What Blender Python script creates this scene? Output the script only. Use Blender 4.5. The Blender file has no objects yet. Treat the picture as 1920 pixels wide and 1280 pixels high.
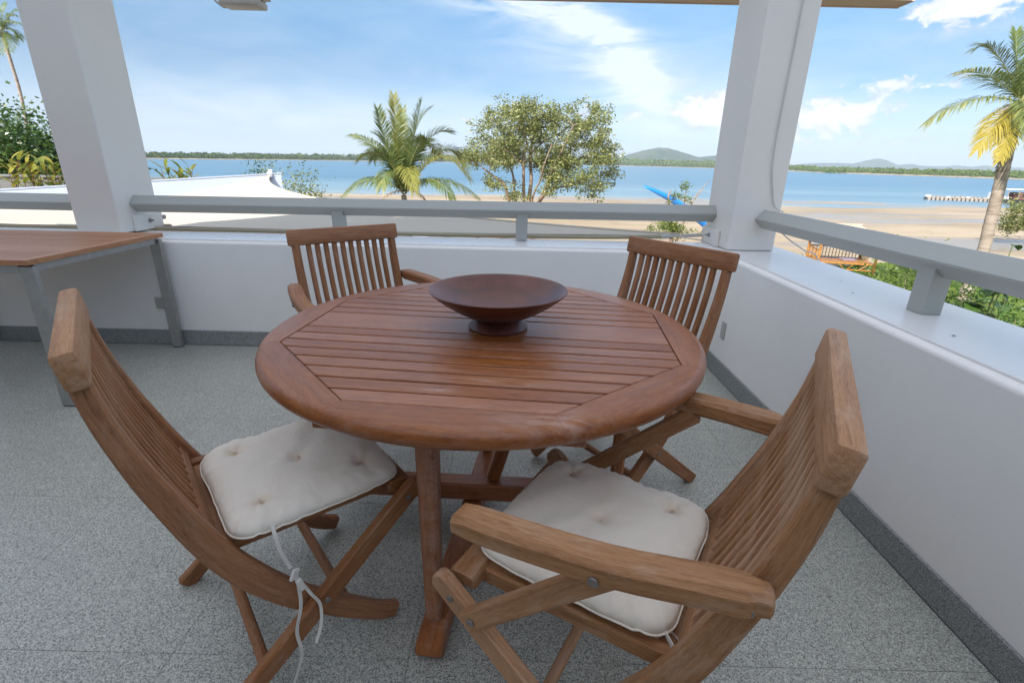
import bpy, math, random
import numpy as np
from mathutils import Vector, Matrix
from mathutils import noise as mnoise
random.seed(7); rng = np.random.default_rng(7)
R_ = math.radians
sc = bpy.context.scene
col = sc.collection

# ------------------------------------------------------------ camera
FPX, PITCH, ROLL, YAW, CAMH = 930.0, R_(19.9), R_(1.25), R_(0.1), 1.2
_f = Vector((0, math.cos(PITCH), -math.sin(PITCH))); _u = Vector((0, math.sin(PITCH), math.cos(PITCH))); _r = Vector((1, 0, 0))
RX = _r*math.cos(ROLL) + _u*math.sin(ROLL); UX = -_r*math.sin(ROLL) + _u*math.cos(ROLL)
_M = Matrix.Rotation(YAW, 3, 'Z'); RX = _M @ RX; UX = _M @ UX; FW = _M @ _f
CAM = Vector((0, 0, CAMH))
cd = bpy.data.cameras.new('camera'); cam = bpy.data.objects.new('camera', cd); col.objects.link(cam)
cd.sensor_width = 36; cd.lens = FPX/1920*36; cd.clip_start = 0.02; cd.clip_end = 30000
cam.matrix_world = Matrix(((RX.x, UX.x, -FW.x, 0), (RX.y, UX.y, -FW.y, 0), (RX.z, UX.z, -FW.z, CAMH), (0, 0, 0, 1)))
sc.camera = cam
def at(x, y, D):                       # world point seen at photograph pixel x, y, D metres ahead
    d = RX*((x-960)/FPX) - UX*((y-640)/FPX) + FW
    return CAM + d*(D/d.y)

# ------------------------------------------------------------ node helpers
class NT:
    def __init__(s, tree): s.t = tree; s.n = tree.nodes; s.l = tree.links
    def new(s, typ, **kw):
        n = s.n.new(typ)
        for k, v in kw.items(): setattr(n, k, v)
        return n
    def put(s, inp, v):
        if hasattr(v, 'is_linked') or isinstance(v, bpy.types.NodeSocket): s.l.new(v, inp)
        elif v is not None: inp.default_value = v
    def m(s, op, a, b=None, c=None, clamp=False):
        n = s.new('ShaderNodeMath', operation=op); n.use_clamp = clamp
        s.put(n.inputs[0], a)
        if b is not None: s.put(n.inputs[1], b)
        if c is not None: s.put(n.inputs[2], c)
        return n.outputs[0]
    def vm(s, op, a, b=None):
        n = s.new('ShaderNodeVectorMath', operation=op); s.put(n.inputs[0], a)
        if b is not None: s.put(n.inputs[1], b)
        return n.outputs[0]
    def noise(s, vec, scale, detail=4, rough=0.55, dist=0.0):
        n = s.new('ShaderNodeTexNoise'); 
        if vec is not None: s.l.new(vec, n.inputs['Vector'])
        n.inputs['Scale'].default_value = scale; n.inputs['Detail'].default_value = detail
        n.inputs['Roughness'].default_value = rough; n.inputs['Distortion'].default_value = dist
        return n.outputs['Fac']
    def ramp(s, fac, stops, interp='LINEAR'):
        n = s.new('ShaderNodeValToRGB'); s.l.new(fac, n.inputs[0]); r = n.color_ramp; r.interpolation = interp
        while len(r.elements) < len(stops): r.elements.new(0.5)
        for e, (p, c) in zip(r.elements, stops):
            e.position = p; e.color = (c, c, c, 1) if isinstance(c, (int, float)) else (*c, 1)
        return n.outputs[0]
    def mix(s, fac, a, b, mode='MIX'):
        n = s.new('ShaderNodeMix', data_type='RGBA', blend_type=mode)
        s.put(n.inputs[0], fac)
        for i, v in ((6, a), (7, b)):
            s.put(n.inputs[i], (*v, 1) if isinstance(v, tuple) and len(v) == 3 else v)
        return n.outputs[2]
    def bump(s, h, strength=0.3, dist=0.01):
        n = s.new('ShaderNodeBump'); s.l.new(h, n.inputs['Height']); n.inputs['Strength'].default_value = strength
        n.inputs['Distance'].default_value = dist; return n.outputs[0]
    def coord(s, which='Object'): return s.new('ShaderNodeTexCoord').outputs[which]
    def scale(s, v, sc_, loc=(0, 0, 0)):
        n = s.new('ShaderNodeMapping'); s.l.new(v, n.inputs[0]); n.inputs['Scale'].default_value = sc_; n.inputs['Location'].default_value = loc
        return n.outputs[0]
    def attr(s, name, out='Fac'): return s.new('ShaderNodeAttribute', attribute_name=name).outputs[out]

def material(name):
    m = bpy.data.materials.new(name); m.use_nodes = True
    nt = NT(m.node_tree); b = nt.n['Principled BSDF']
    return m, nt, b
def setb(nt, b, color=None, rough=None, metal=None, spec=None, normal=None):
    if color is not None: nt.put(b.inputs['Base Color'], (*color, 1) if isinstance(color, tuple) and len(color) == 3 else color)
    if rough is not None: nt.put(b.inputs['Roughness'], rough)
    if metal is not None: b.inputs['Metallic'].default_value = metal
    if spec is not None: b.inputs['Specular IOR Level'].default_value = spec
    if normal is not None: nt.l.new(normal, b.inputs['Normal'])

# ------------------------------------------------------------ world, sun, exposure
SUN_EL, SUN_AZ = R_(36), R_(212)          # azimuth clockwise from +Y: behind the camera and to the left
w = bpy.data.worlds.new('World'); sc.world = w; w.use_nodes = True
nt = NT(w.node_tree); bg = nt.n['Background']
sky = nt.new('ShaderNodeTexSky', sky_type='NISHITA'); sky.sun_disc = False
sky.sun_elevation = SUN_EL; sky.sun_rotation = SUN_AZ; sky.air_density = 1.0; sky.dust_density = 0.5; sky.ozone_density = 2.0; sky.altitude = 0
D = nt.coord('Generated'); sep = nt.new('ShaderNodeSeparateXYZ'); nt.l.new(D, sep.inputs[0])
dx, dy, dz = sep.outputs
az = nt.m('ARCTAN2', dx, dy)                                   # 0 ahead, + to the right
el = nt.m('ARCSINE', dz)
comb = nt.new('ShaderNodeCombineXYZ'); nt.l.new(az, comb.inputs[0]); nt.l.new(el, comb.inputs[1])
ae = comb.outputs[0]
def blob(a0, e0, sa, se, rot=0.0):                             # soft elliptical region of the sky, degrees
    ca, sa_ = math.cos(R_(rot)), math.sin(R_(rot))
    A = nt.m('SUBTRACT', az, R_(a0)); E_ = nt.m('SUBTRACT', el, R_(e0))
    p = nt.m('ADD', nt.m('MULTIPLY', A, ca), nt.m('MULTIPLY', E_, sa_))
    q = nt.m('SUBTRACT', nt.m('MULTIPLY', E_, ca), nt.m('MULTIPLY', A, sa_))
    p = nt.m('DIVIDE', p, R_(sa)); q = nt.m('DIVIDE', q, R_(se))
    return nt.m('EXPONENT', nt.m('MULTIPLY', nt.m('ADD', nt.m('MULTIPLY', p, p), nt.m('MULTIPLY', q, q)), -1.0))
def addall(L):
    o = L[0]
    for x in L[1:]: o = nt.m('ADD', o, x)
    return o
# cirrus: a high streaky veil in the whole sky, thick in the streak ahead and overhead
cir_n = nt.noise(nt.scale(ae, (4.0, 16.0, 1), (1.3, 0.4, 0)), 1.6, 7, 0.6, 0.9)
streak = addall([nt.m('MULTIPLY', blob(-1, 14.2, 9, 1.3, -12), 0.8), nt.m('MULTIPLY', blob(6.0, 13.2, 6.0, 1.3, -22), 1.1), nt.m('MULTIPLY', blob(10.0, 10.0, 4.6, 1.9, -48), 1.2), nt.m('MULTIPLY', blob(13.0, 7.0, 5.0, 2.2, -30), 0.9), nt.m('MULTIPLY', blob(-9, 15.5, 8, 1.0, -6), 0.5), nt.m('MULTIPLY', blob(4, 9.8, 8.0, 2.2, -25), 0.35)])
veil = addall([nt.m('MULTIPLY', blob(-22, 3.8, 26, 2.4, 0), 0.75), nt.m('MULTIPLY', blob(18, 6.0, 9, 4.0, 0), 0.5), nt.m('MULTIPLY', blob(30, 4.0, 16, 4.0, 0), 0.35)])
high = nt.ramp(nt.m('DIVIDE', el, R_(60)), [(0.28, 0.0), (0.7, 0.85)])      # veil thickened overhead, out of view, to brighten the terrace
cir = nt.m('MULTIPLY', nt.ramp(cir_n, [(0.28, 0.0), (0.62, 1.0)]), nt.m('ADD', nt.m('ADD', streak, 0.16), high), clamp=True)
cir = nt.m('ADD', cir, nt.m('MULTIPLY', veil, nt.ramp(cir_n, [(0.2, 0.35), (0.7, 0.75)])), clamp=True)
cir = nt.m('MULTIPLY', cir, nt.ramp(nt.m('DIVIDE', el, R_(60)), [(0.25, 0.60), (0.6, 0.88)]))  # thinned low down, kept dense overhead for terrace light
# cumulus: heaps low over the land, with flat grey bases
cum_n = nt.noise(nt.scale(ae, (14.0, 19.0, 1), (2.2, 0.0, 0)), 2.2, 9, 0.6, 0.35)
heaps = addall([blob(21.5, 5.8, 2.6, 2.2), nt.m('MULTIPLY', blob(19.2, 4.6, 3.0, 0.9), 1.0), nt.m('MULTIPLY', blob(30.3, 4.3, 3.4, 1.4), 0.95), nt.m('MULTIPLY', blob(37.5, 12.0, 4.5, 1.6, 4), 0.95),
                nt.m('MULTIPLY', blob(36, 7.0, 8, 1.1, 5), 0.5), nt.m('MULTIPLY', blob(33, 6.6, 2.5, 0.6), 0.36), nt.m('MULTIPLY', blob(12.0, 4.6, 1.6, 1.2), 0.62), nt.m('MULTIPLY', blob(-5.2, 4.1, 1.0, 0.5), 0.6),
                nt.m('MULTIPLY', blob(7.0, 5.2, 2.2, 1.2), 0.55), nt.m('MULTIPLY', blob(41, 13.5, 5, 2), 0.7), nt.m('MULTIPLY', blob(27, 2.2, 14, 0.7), 0.55), nt.m('MULTIPLY', blob(31, 5.0, 7, 1.0), 0.42), nt.m('MULTIPLY', blob(17, 5.6, 2.6, 1.5), 0.6), nt.m('MULTIPLY', blob(24, 3.6, 5, 0.9), 0.62), nt.m('MULTIPLY', blob(40, 3.0, 6, 0.8), 0.45)])
cum = nt.m('ADD', nt.m('MULTIPLY', cum_n, 1.7), nt.m('SUBTRACT', nt.m('MULTIPLY', heaps, 0.75), 1.13))
cumm = nt.ramp(cum, [(0.10, 0.0), (0.26, 1.0)])
under = nt.noise(nt.scale(ae, (14.0, 19.0, 1), (2.2, -0.16, 0)), 2.2, 6, 0.6, 0.35)
gbase = addall([blob(16.0, 7.4, 2.0, 0.5), nt.m('MULTIPLY', blob(22, 3.6, 4.5, 0.5), 0.8), nt.m('MULTIPLY', blob(37.5, 10.3, 4.6, 0.6, 4), 0.8)])
greyc = nt.m('MULTIPLY', nt.m('MULTIPLY', gbase, nt.ramp(cum_n, [(0.3, 0.0), (0.6, 1.0)])), 0.7, clamp=True)
SKYS = 0.125
skyc = nt.new('ShaderNodeHueSaturation'); nt.l.new(sky.outputs[0], skyc.inputs['Color']); skyc.inputs['Saturation'].default_value = 1.0
tint = nt.ramp(nt.m('DIVIDE', el, R_(30)), [(0.0, (0.205, 0.275, 0.44)), (0.12, (0.20, 0.26, 0.345)), (0.28, (0.18, 0.25, 0.315)), (0.55, (0.225, 0.36, 0.405)), (1.0, (0.95, 0.97, 0.97))])
c0 = nt.mix(1.0, skyc.outputs[0], tint, 'MULTIPLY')
c1 = nt.mix(cir, c0, (3.3, 3.22, 3.1))
c2 = nt.mix(greyc, c1, (1.75, 2.0, 2.4))
shade = nt.ramp(nt.m('SUBTRACT', cum, nt.m('MULTIPLY', nt.m('SUBTRACT', under, 0.5), 1.2)), [(0.12, (1.8, 2.0, 2.3)), (0.45, (3.0, 2.95, 2.88))])
c3 = nt.mix(nt.m('MULTIPLY', cumm, 0.84), c2, shade)
nt.l.new(c3, bg.inputs['Color']); bg.inputs['Strength'].default_value = SKYS

sl = bpy.data.lights.new('sun', 'SUN'); sl.energy = 2.5; sl.angle = R_(0.53); sl.color = (1.0, 0.95, 0.87)
sun = bpy.data.objects.new('sun', sl); col.objects.link(sun)
sv = Vector((math.sin(SUN_AZ)*math.cos(SUN_EL), math.cos(SUN_AZ)*math.cos(SUN_EL), math.sin(SUN_EL)))
sun.rotation_euler = (-sv).to_track_quat('-Z', 'Y').to_euler()
vs = sc.view_settings; vs.view_transform = 'Standard'; vs.look = 'None'; vs.exposure = 1.72; vs.gamma = 1.0; vs.use_curve_mapping = False
sc.cycles.max_bounces = 8; sc.cycles.diffuse_bounces = 4; sc.cycles.transparent_max_bounces = 8

# ------------------------------------------------------------ object helpers
def tag(o, label=None, cat=None, group=None, kind=None):
    if label: o['label'] = label
    if cat: o['category'] = cat
    if group: o['group'] = group
    if kind: o['kind'] = kind
    return o
def thing(name, label, cat, loc=(0, 0, 0), rz=0.0, group=None):
    o = bpy.data.objects.new(name, None); o.empty_display_size = 0.1; col.objects.link(o)
    o.location = loc; o.rotation_euler = (0, 0, rz)
    return tag(o, label, cat, group)
class MB:
    """collects geometry; gr = grain coordinates (along, across, across) per vertex, rn = random value per vertex"""
    def __init__(s): s.v = []; s.f = []; s.g = []; s.r = []
    def add(s, vs_, fs, gs=None, rn=0.5):
        o = len(s.v); s.v += [tuple(p) for p in vs_]; s.f += [tuple(i+o for i in f) for f in fs]
        s.g += [tuple(p) for p in (gs if gs is not None else vs_)]; s.r += [rn]*len(vs_)
    def build(s, name, mat, parent=None, smooth=None, label=None, loc=None):
        me = bpy.data.meshes.new(name); me.from_pydata(s.v, [], s.f)
        a = me.attributes.new('gr', 'FLOAT_VECTOR', 'POINT'); a.data.foreach_set('vector', np.array(s.g, dtype=np.float32).ravel())
        a = me.attributes.new('rn', 'FLOAT', 'POINT'); a.data.foreach_set('value', np.array(s.r, dtype=np.float32))
        me.materials.append(mat); me.update()
        if smooth is not None:
            me.polygons.foreach_set('use_smooth', [True]*len(me.polygons)); me.set_sharp_from_angle(angle=R_(smooth))
        o = bpy.data.objects.new(name, me); col.objects.link(o)
        if parent is not None: o.parent = parent
        if label: o['label'] = label
        if loc is not None: o.location = loc
        return o
    def box(s, c, d, ch=0.0, M=None, rn=0.5, axis=0):
        """box centre c size d with chamfer ch; grain along axis"""
        hx, hy, hz = d[0]/2, d[1]/2, d[2]/2; off = (random.random()*9, random.random()*9, random.random()*9)
        if ch <= 0:
            P = [(sx*hx, sy*hy, sz*hz) for sx in (-1, 1) for sy in (-1, 1) for sz in (-1, 1)]
            F = [(0, 1, 3, 2), (4, 6, 7, 5), (0, 4, 5, 1), (2, 3, 7, 6), (0, 2, 6, 4), (1, 5, 7, 3)]
        else:
            bm = bmesh_box(hx, hy, hz, ch); P, F = bm
        G = []
        for p in P:
            q = (p[axis], p[(axis+1) % 3], p[(axis+2) % 3]); G.append((q[0]+off[0], q[1]+off[1], q[2]+off[2]))
        Q = [Vector(p) for p in P]
        if M is not None: Q = [M @ q for q in Q]
        Q = [q+Vector(c) for q in Q]
        s.add(Q, F, G, rn)
    def sweep(s, path, widths, depths, side, ch=0.004, rn=0.5, cap=0.004, rnd=False, nseg=8):
        """chamfered rectangle (or round) section along path; widths along 'side', depths across it"""
        P = [Vector(p) for p in path]; n = len(P)
        W = widths if isinstance(widths, (list, tuple)) else [widths]*n
        H = depths if isinstance(depths, (list, tuple)) else [depths]*n
        off = (random.random()*9, random.random()*9, random.random()*9)
        T = []
        for i in range(n):
            t = (P[min(i+1, n-1)]-P[max(i-1, 0)]); T.append(t.normalized())
        rings = []; L = 0.0
        data = []
        for i in range(n):
            if i: L += (P[i]-P[i-1]).length
            data.append((P[i], T[i], W[i], H[i], L))
        if cap > 0:
            d0 = data[0]; d1 = data[-1]
            data = [(d0[0], d0[1], d0[2]-2*cap, d0[3]-2*cap, d0[4])] + [(d0[0]+d0[1]*cap, d0[1], d0[2], d0[3], d0[4]+cap)] + data[1:-1] + \
                   [(d1[0]-d1[1]*cap, d1[1], d1[2], d1[3], d1[4]-cap), (d1[0], d1[1], d1[2]-2*cap, d1[3]-2*cap, d1[4])]
        V = []; G = []; F = []
        for (p, t, w_, h_, l) in data:
            sd = Vector(side); sd = (sd - t*sd.dot(t)).normalized(); up = t.cross(sd).normalized()
            if rnd:
                sec = [(math.cos(2*math.pi*k/nseg)*w_/2, math.sin(2*math.pi*k/nseg)*h_/2) for k in range(nseg)]
            elif ch > 0:
                a, b, c = w_/2, h_/2, min(ch, w_*0.4, h_*0.4)
                sec = [(a, -b+c), (a, b-c), (a-c, b), (-a+c, b), (-a, b-c), (-a, -b+c), (-a+c, -b), (a-c, -b)]
            else:
                a, b = w_/2, h_/2; sec = [(a, -b), (a, b), (-a, b), (-a, -b)]
            for (x, y) in sec:
                V.append(p + sd*x + up*y); G.append((l+off[0], x+off[1], y+off[2]))
        k = len(sec); m = len(data)
        for i in range(m-1):
            for j in range(k):
                F.append((i*k+j, i*k+(j+1) % k, (i+1)*k+(j+1) % k, (i+1)*k+j))
        F.append(tuple(range(k-1, -1, -1))); F.append(tuple((m-1)*k+j for j in range(k)))
        s.add(V, F, G, rn)
    def tube(s, path, r, nseg=8, rn=0.5):
        rr = [2*x for x in r] if isinstance(r, (list, tuple)) else 2*r
        P = [Vector(p) for p in path]; t = (P[-1]-P[0]).normalized()
        side = Vector((0, 0, 1)) if abs(t.z) < 0.8 else Vector((1, 0, 0))
        s.sweep(path, rr, rr, side, rnd=True, nseg=nseg, cap=0, rn=rn)
    def lathe(s, prof, n=48, c=(0, 0, 0), rn=0.5):
        V = []; F = []; m = len(prof); G = []
        for j in range(n):
            a = 2*math.pi*j/n
            for (r, z) in prof:
                V.append((c[0]+r*math.cos(a), c[1]+r*math.sin(a), c[2]+z)); G.append((r*math.cos(a), r*math.sin(a), z))
        for j in range(n):
            for i in range(m-1):
                F.append((j*m+i, ((j+1) % n)*m+i, ((j+1) % n)*m+i+1, j*m+i+1))
        s.add(V, F, G, rn)
    def prism(s, poly, z0, z1, ch=0.0015, axis=0, rn=0.5):
        """vertical prism on an anticlockwise polygon with a chamfered top edge"""
        n = len(poly); c = Vector((sum(p[0] for p in poly)/n, sum(p[1] for p in poly)/n)); off = (random.random()*9, random.random()*9, random.random()*9)
        ins = []
        for i in range(n):
            p = Vector(poly[i]); a = (p-Vector(poly[i-1])).normalized(); b = (Vector(poly[(i+1) % n])-p).normalized()
            na, nb = Vector((-a.y, a.x)), Vector((-b.y, b.x)); k = max(0.3, 1+na.dot(nb)); ins.append(p+(na+nb)*(ch/k))
        V = [(p[0], p[1], z0) for p in poly]+[(p[0], p[1], z1-ch) for p in poly]+[(p.x, p.y, z1) for p in ins]
        F = [tuple(range(n-1, -1, -1)), tuple(2*n+i for i in range(n))]
        for i in range(n):
            j = (i+1) % n; F.append((i, j, n+j, n+i)); F.append((n+i, n+j, 2*n+j, 2*n+i))
        s.add(V, F, [(v[axis]+off[0], v[1-axis]+off[1], v[2]+off[2]) for v in V], rn)
_bb = {}
def bmesh_box(hx, hy, hz, c):
    import bmesh
    key = (round(hx, 5), round(hy, 5), round(hz, 5), c)
    if key in _bb: return _bb[key]
    bm = bmesh.new(); bmesh.ops.create_cube(bm, size=1.0)
    for v in bm.verts: v.co = Vector((v.co.x*2*hx, v.co.y*2*hy, v.co.z*2*hz))
    bmesh.ops.bevel(bm, geom=list(bm.edges), offset=c, segments=2, affect='EDGES', profile=0.5)
    bm.verts.index_update()
    r = ([tuple(v.co) for v in bm.verts], [tuple(v.index for v in f.verts) for f in bm.faces]); bm.free(); _bb[key] = r
    return r
def part(name, mat, parent, fn, smooth=None, label=None):
    m = MB(); fn(m); return m.build(name, mat, parent, smooth, label)
def copy_tree(o, parent=None):
    c = o.copy(); col.objects.link(c)
    if parent is not None: c.parent = parent
    for ch in list(o.children): copy_tree(ch, c)
    return c
def smoothpts(pts, n):
    """Catmull-Rom through pts (tuples), n samples per span"""
    P = [np.array(p, float) for p in pts]; P = [2*P[0]-P[1]]+P+[2*P[-1]-P[-2]]; out = []
    for i in range(1, len(P)-2):
        for k in range(n):
            t = k/n; a, b, c, d = P[i-1], P[i], P[i+1], P[i+2]
            out.append(0.5*((2*b)+(c-a)*t+(2*a-5*b+4*c-d)*t*t+(3*b-a-3*c+d)*t**3))
    out.append(P[-2]); return out
# ------------------------------------------------------------ materials
def wood(name, dark, mid, light, rough=0.5, wear=None, wear_amt=0.0, sheen=0.4, lo=6, ac=70, scuffs=()):
    m, nt, b = material(name)
    g = nt.attr('gr', 'Vector')
    n1 = nt.noise(nt.scale(g, (lo, ac, ac)), 1.0, 6, 0.66, 0.5)
    n2 = nt.noise(nt.scale(g, (lo*7, ac*6, ac*6)), 1.0, 4, 0.7)
    n3 = nt.noise(nt.scale(g, (3.0, 9, 9)), 1.0, 3, 0.5)
    f = nt.m('ADD', nt.m('MULTIPLY', n1, 0.48), nt.m('ADD', nt.m('MULTIPLY', n2, 0.42), nt.m('MULTIPLY', n3, 0.16)))
    c = nt.ramp(f, [(0.36, dark), (0.53, mid), (0.70, light)])
    oi = nt.new('ShaderNodeObjectInfo').outputs['Random']
    h = nt.new('ShaderNodeHueSaturation'); nt.l.new(c, h.inputs['Color']); nt.l.new(nt.m('ADD', nt.m('MULTIPLY', oi, 0.30), 0.85), h.inputs['Value'])
    nt.l.new(nt.m('ADD', nt.m('MULTIPLY', oi, -0.12), 1.06), h.inputs['Saturation'])
    c = h.outputs[0]
    rr = nt.m('ADD', nt.m('MULTIPLY', n1, 0.25), rough-0.12)
    if wear is not None:
        wn = nt.noise(nt.scale(g, (9, 34, 34), (3, 1, 0)), 1.0, 8, 0.72, 0.4)
        wf = nt.m('MULTIPLY', nt.ramp(wn, [(0.5, 0.0), (0.72, 1.0)]), wear_amt)
        if scuffs:
            oc = nt.coord(); sx = nt.new('ShaderNodeSeparateXYZ'); nt.l.new(oc, sx.inputs[0]); tot = None
            for (x0, y0, rx, ry) in scuffs:
                p = nt.m('DIVIDE', nt.m('SUBTRACT', sx.outputs[0], x0), rx); q = nt.m('DIVIDE', nt.m('SUBTRACT', sx.outputs[1], y0), ry)
                e = nt.m('EXPONENT', nt.m('MULTIPLY', nt.m('ADD', nt.m('MULTIPLY', p, p), nt.m('MULTIPLY', q, q)), -1.0)); tot = e if tot is None else nt.m('ADD', tot, e)
            sn = nt.noise(nt.scale(oc, (14, 60, 30)), 1.0, 5, 0.7, 0.8); wf = nt.m('ADD', wf, nt.m('MULTIPLY', nt.m('MULTIPLY', tot, 0.5), nt.ramp(sn, [(0.42, 0.0), (0.62, 1.0)])), clamp=True)
        c = nt.mix(wf, c, wear); rr = nt.m('ADD', rr, nt.m('MULTIPLY', wf, 0.2))
    setb(nt, b, c, rr, spec=sheen, normal=nt.bump(nt.m('ADD', n1, nt.m('MULTIPLY', n2, 0.6)), 0.25, 0.0015))
    return m
M_TABLE = wood('oiled red teak', (0.125, 0.036, 0.011), (0.28, 0.092, 0.028), (0.385, 0.150, 0.052), 0.34, (0.46, 0.32, 0.26), 0.20, 0.45, scuffs=((0.22, -0.55, 0.12, 0.04), (0.08, -0.385, 0.12, 0.02), (-0.04, -0.44, 0.04, 0.02)))
M_CHAIR = wood('weathered teak', (0.115, 0.042, 0.014), (0.275, 0.110, 0.040), (0.385, 0.178, 0.072), 0.52, (0.40, 0.26, 0.175), 0.45, 0.35, 7, 110)
M_CHAIR_OLD = wood('greyed teak', (0.165, 0.072, 0.028), (0.365, 0.182, 0.085), (0.475, 0.275, 0.145), 0.6, (0.47, 0.345, 0.25), 0.6, 0.3, 7, 110)
M_BENCH = wood('golden teak', (0.22, 0.085, 0.03), (0.37, 0.155, 0.06), (0.47, 0.23, 0.10), 0.4, None, 0, 0.45)

def plain(name, color, rough=0.5, metal=0.0, spec=0.5, var=0.06, scale=4.0, bump=0.0, bscale=60.0):
    m, nt, b = material(name); co = nt.coord()
    n = nt.noise(co, scale, 6, 0.6)
    c = nt.mix(nt.ramp(n, [(0.3, 0.0), (0.7, 1.0)]), tuple(x*(1-var) for x in color), tuple(min(1, x*(1+var)) for x in color))
    nrm = nt.bump(nt.noise(co, bscale, 4), bump, 0.003) if bump else None
    setb(nt, b, c, nt.m('ADD', nt.m('MULTIPLY', n, 0.15), rough-0.07), metal, spec, nrm); return m
def painted(name, color, rough, dirt=0.12):
    m, nt, b = material(name); co = nt.coord()
    n = nt.noise(co, 1.7, 6, 0.62); f = nt.noise(co, 38, 4, 0.6); sp = nt.noise(co, 95, 2, 0.5)
    c = nt.mix(nt.ramp(n, [(0.35, 0.0), (0.75, 1.0)]), color, tuple(x*(1-dirt) for x in color))
    c = nt.mix(nt.ramp(sp, [(0.77, 0.0), (0.79, 1.0)]), c, tuple(x*0.6 for x in color))
    setb(nt, b, c, nt.m('ADD', nt.m('MULTIPLY', n, 0.2), rough-0.1), 0, 0.5, nt.bump(f, 0.12, 0.004)); return m
M_WALL = painted('white wall paint', (0.83, 0.795, 0.745), 0.55, 0.08)
M_SILL = painted('glossy white sill paint', (0.72, 0.70, 0.67), 0.30, 0.05)
M_COL = painted('white column paint', (0.76, 0.72, 0.665), 0.6, 0.06)
M_RAIL = painted('grey green rail paint', (0.40, 0.405, 0.37), 0.38, 0.05)
M_SOFFIT = painted('soffit paint', (0.56, 0.44, 0.375), 0.6, 0.08)

def granite(name, lo, hi, scale=420, rough=0.32):
    m, nt, b = material(name); co = nt.coord()
    v = nt.new('ShaderNodeTexVoronoi'); nt.l.new(co, v.inputs['Vector']); v.inputs['Scale'].default_value = scale
    sv_ = nt.new('ShaderNodeSeparateColor'); nt.l.new(v.outputs['Color'], sv_.inputs[0])
    n = nt.noise(co, scale*0.45, 3, 0.7); n2 = nt.noise(co, 2.2, 5, 0.6)
    f = nt.m('ADD', nt.m('MULTIPLY', sv_.outputs[0], 0.55), nt.m('MULTIPLY', n, 0.55))
    c = nt.ramp(f, [(0.22, tuple(x*0.35 for x in lo)), (0.36, lo), (0.62, hi), (0.86, tuple(min(1, x*1.35) for x in hi))])
    oi = nt.new('ShaderNodeObjectInfo').outputs['Random']
    h = nt.new('ShaderNodeHueSaturation'); nt.l.new(c, h.inputs['Color'])
    nt.l.new(nt.m('ADD', nt.m('ADD', nt.m('MULTIPLY', oi, 0.05), nt.m('MULTIPLY', n2, 0.22)), 0.86), h.inputs['Value'])
    setb(nt, b, h.outputs[0], nt.m('ADD', nt.m('MULTIPLY', n2, 0.3), rough-0.12), 0, 0.5, nt.bump(n, 0.06, 0.001)); return m
M_FLOOR = granite('speckled granite', (0.185, 0.188, 0.165), (0.43, 0.43, 0.375), 430)
M_SKIRT = granite('dark speckled granite', (0.14, 0.142, 0.135), (0.30, 0.305, 0.29), 480, 0.4)
M_GROUT = plain('grey grout', (0.26, 0.262, 0.23), 0.8)
M_STEEL = plain('brushed steel', (0.38, 0.37, 0.35), 0.42, 0.7, 0.5, 0.08, 30)
M_SCREW = plain('screw metal', (0.26, 0.23, 0.21), 0.4, 0.8)
M_DARK = plain('black plastic', (0.03, 0.03, 0.032), 0.5)
M_BOWL = None
def mk_bowl():
    m, nt, b = material('lacquered dark red wood'); co = nt.coord()
    n = nt.noise(nt.scale(co, (1, 1, 3)), 5.0, 5, 0.6, 0.8); s = nt.noise(co, 70, 3, 0.6)
    c = nt.ramp(n, [(0.3, (0.045, 0.014, 0.010)), (0.55, (0.12, 0.032, 0.019)), (0.8, (0.17, 0.062, 0.04))])
    c = nt.mix(nt.ramp(s, [(0.74, 0.0), (0.78, 1.0)]), c, (0.25, 0.16, 0.13))
    setb(nt, b, c, nt.m('ADD', nt.m('MULTIPLY', n, 0.25), 0.22), 0, 0.55, nt.bump(s, 0.08, 0.001)); return m
M_BOWL = mk_bowl()
def mk_cloth(name, color, dirt):
    m, nt, b = material(name); co = nt.coord()
    n = nt.noise(co, 6, 5, 0.6); wv = nt.noise(nt.scale(co, (900, 900, 900)), 1.0, 2); cr = nt.noise(co, 22, 4, 0.55, 0.6)
    d = nt.noise(co, 11, 5, 0.7); tf_ = nt.attr('stain', 'Fac')
    c = nt.mix(nt.ramp(n, [(0.35, 0.0), (0.75, 1.0)]), color, dirt)
    c = nt.mix(nt.ramp(d, [(0.64, 0.0), (0.8, 0.5)]), c, tuple(x*0.86 for x in dirt))
    c = nt.mix(nt.m('MULTIPLY', tf_, 0.6), c, (0.66, 0.46, 0.28))
    setb(nt, b, c, 0.85, 0, 0.25, nt.bump(nt.m('ADD', nt.m('MULTIPLY', wv, 0.12), cr), 0.5, 0.007))
    b.inputs['Sheen Weight'].default_value = 0.2; return m
M_CUSH = mk_cloth('unbleached cotton', (0.83, 0.76, 0.645), (0.77, 0.68, 0.56))
M_TIE = mk_cloth('cotton tape', (0.72, 0.69, 0.63), (0.66, 0.61, 0.53))
M_TUFT = mk_cloth('tuft thread', (0.62, 0.50, 0.38), (0.55, 0.42, 0.3))
def mk_sail():
    m, nt, b = material('cream shade cloth'); co = nt.coord(); n = nt.noise(co, 0.8, 5, 0.6); wv = nt.noise(nt.scale(co, (1, 6, 1)), 2.0, 3)
    c = nt.mix(n, (0.50, 0.455, 0.375), (0.46, 0.41, 0.335))
    setb(nt, b, c, 0.8, 0, 0.2, nt.bump(wv, 0.1, 0.03)); return m
M_SAIL = mk_sail()
M_HEM = plain('beige webbing', (0.42, 0.37, 0.26), 0.7)
M_CABLE = plain('grey cable', (0.58, 0.56, 0.53), 0.5)
M_ROOFW = painted('white roof paint', (0.37, 0.40, 0.45), 0.5, 0.1)
M_ROOFM = painted('pale blue metal roof', (0.20, 0.25, 0.32), 0.45, 0.1)
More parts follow.
